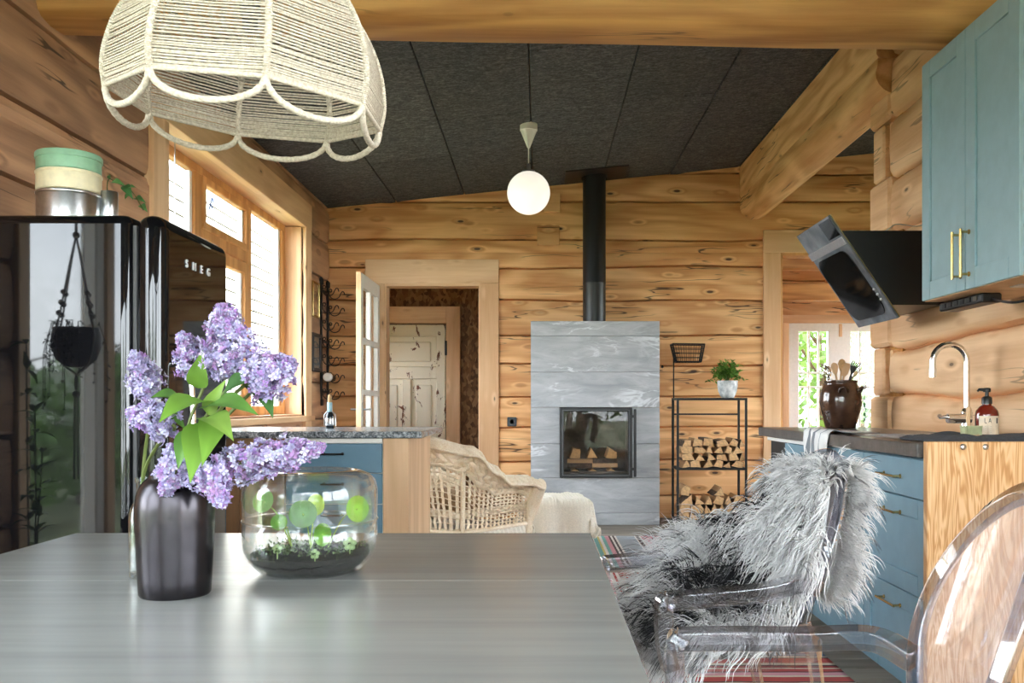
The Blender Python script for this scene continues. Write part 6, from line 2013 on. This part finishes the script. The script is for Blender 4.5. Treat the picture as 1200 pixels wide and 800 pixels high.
def strand(root, d, L, r, c0, c1, ph, curl, n_):
    g = Vector((0, 0, -1))
    pts = [root]; dd = d.normalized()
    a = dd.cross(Vector((.3, .2, 1))).normalized(); b = dd.cross(a)
    for i in range(1, SEG + 1):
        q_ = i / SEG
        dd = (dd + g * (.30 * q_) + a * (curl * math.sin(ph + q_ * 7)) + b * (curl * math.cos(ph + q_ * 7))).normalized()
        pts.append(pts[-1] + dd * (L / SEG))
    vs = []; cols = []
    for i, p in enumerate(pts):
        q_ = i / SEG
        rr_ = r * (1 - q_ ** 2.2 * .85)
        tg = (pts[min(SEG, i + 1)] - pts[max(0, i - 1)]).normalized()
        s1 = tg.cross(Vector((.4, -.8, .3))).normalized(); s2 = tg.cross(s1)
        col = tuple(x + (y - x) * smf((q_ - .25) * 1.5) for x, y in zip(c0, c1))
        for m in range(3):
            an = 2 * PI * m / 3
            vs.append(p + s1 * (rr_ * math.cos(an)) + s2 * (rr_ * math.sin(an))); cols.append(col)
    fs = []
    for i in range(SEG):
        for m in range(3):
            l = (m + 1) % 3; fs.append((i * 3 + m, i * 3 + l, i * 3 + 3 + l, i * 3 + 3 + m))
    mb.add(vs, fs, cols)
for li in range(2300):
    u0, v0 = rn.random(), rn.random()
    back = v0 > .66
    p, n, tg = skin(u0, v0)
    side = Vector((0, (u0 - .5) * 2, 0))
    edge = 1.0 if (u0 < .1 or u0 > .9) else 0.0
    d0 = n * (.55 if .10 < v0 < .55 else .75) + side * (.4 + .3 * edge) + Vector((rn.uniform(-.45, .45), rn.uniform(-.45, .45), rn.uniform(-.25, .35)))
    d0 += -tg * .5 if v0 < .5 else tg * (.3 if v0 > .62 else -.3)
    nz_ = noise.noise(Vector((u0 * 5, v0 * 9, 2)))
    dark = (abs(u0 - .50 + .12 * nz_) < .27 and .06 < v0 < .44 and nz_ > -.36) or (abs(u0 - .83 + .10 * nz_) < .09 and .36 < v0 < .60)
    dark = dark and rn.random() < .84
    tip_dark = rn.random() < (.20 if (edge or v0 > .85) else .05)
    L0 = rn.uniform(.085, .15) * (.72 if back else 1.0) * (1 + .15 * edge) * (.6 if .56 < v0 < .76 else 1.0)
    ph = rn.random() * 6.28; curl = rn.uniform(.16, .5)
    g0 = rn.uniform(.84, 1.04)
    for q_ in range(5):
        u = min(1, max(0, u0 + rn.gauss(0, .014))); v = min(1, max(0, v0 + rn.gauss(0, .007)))
        p, n, tg = skin(u, v)
        d = d0 + Vector((rn.uniform(-.1, .1), rn.uniform(-.1, .1), rn.uniform(-.1, .1)))
        g = g0 * rn.uniform(.94, 1.04)
        if dark:
            w_ = rn.uniform(.5, 1.3); c0 = (.018 * w_, .018 * w_, .02 * w_); c1_ = (.03 * w_, .03 * w_, .034 * w_)
            if rn.random() < .15: c1_ = (.35, .35, .36)
        else:
            c0 = (.84 * g, .825 * g, .815 * g); c1_ = (.93 * g, .92 * g, .92 * g)
            if tip_dark: c1_ = (.05, .05, .055)
        strand(p, d, L0 * rn.uniform(.8, 1.1), rn.uniform(.0011, .0022), c0, c1_, ph + rn.uniform(-.25, .25), curl, n)
fu = mb.build('fleece', MT['fleece'], t, smooth=180, world=False)
fu['label'] = 'long white fleece with black patches'
# ================================================================== CAMERA, LIGHT
cam = bpy.data.cameras.new('camera')
co_ = bpy.data.objects.new('camera', cam); COL.objects.link(co_)
co_.location = (0, 0, EYE); co_.rotation_euler = (PI / 2, 0, 0)
cam.sensor_width = 36.0; cam.lens = 36.0 * F / 1200.0
cam.shift_x = (600 - CX) / 1200.0; cam.shift_y = (HY - 400) / 1200.0
cam.clip_start = .02; cam.clip_end = 200
SC.camera = co_

w = bpy.data.worlds.new('overcast_sky'); SC.world = w; w.use_nodes = True
nt = w.node_tree; nt.nodes.clear()
out = nt.nodes.new('ShaderNodeOutputWorld'); bg = nt.nodes.new('ShaderNodeBackground')
tc = nt.nodes.new('ShaderNodeTexCoord'); sp = nt.nodes.new('ShaderNodeSeparateXYZ'); rp = nt.nodes.new('ShaderNodeValToRGB')
nz = nt.nodes.new('ShaderNodeTexNoise'); nz.inputs['Scale'].default_value = 3.5; nz.inputs['Detail'].default_value = 4
mx = nt.nodes.new('ShaderNodeMix'); mx.data_type = 'RGBA'; mx.blend_type = 'MULTIPLY'; mx.inputs[0].default_value = 1
r2 = nt.nodes.new('ShaderNodeValToRGB')
rp.color_ramp.elements[0].position = 0.0; rp.color_ramp.elements[0].color = (.93, .97, 1.0, 1)
rp.color_ramp.elements[1].position = .8; rp.color_ramp.elements[1].color = (.80, .90, 1.0, 1)
r2.color_ramp.elements[0].position = .35; r2.color_ramp.elements[0].color = (.72, .74, .77, 1)
r2.color_ramp.elements[1].position = .65; r2.color_ramp.elements[1].color = (1, 1, 1, 1)
L = nt.links.new
L(tc.outputs['Generated'], sp.inputs[0]); L(sp.outputs['Z'], rp.inputs[0]); L(tc.outputs['Generated'], nz.inputs['Vector'])
L(nz.outputs[0], r2.inputs[0]); L(rp.outputs[0], mx.inputs[6]); L(r2.outputs[0], mx.inputs[7]); L(mx.outputs[2], bg.inputs[0])
bg.inputs[1].default_value = 1.0; L(bg.outputs[0], out.inputs[0])


# the globe lamp is switched on faintly
cy = SC.cycles
cy.max_bounces = 12; cy.diffuse_bounces = 5; cy.glossy_bounces = 5; cy.transmission_bounces = 10; cy.transparent_max_bounces = 24
cy.caustics_reflective = False; cy.caustics_refractive = False
cy.sample_clamp_indirect = 6.0
cy.use_denoising = True
vs_ = SC.view_settings
vs_.view_transform = 'Standard'; vs_.look = 'None'; vs_.gamma = 1.0; vs_.use_curve_mapping = False
vs_.exposure = 4.6
SC.display_settings.display_device = 'sRGB'
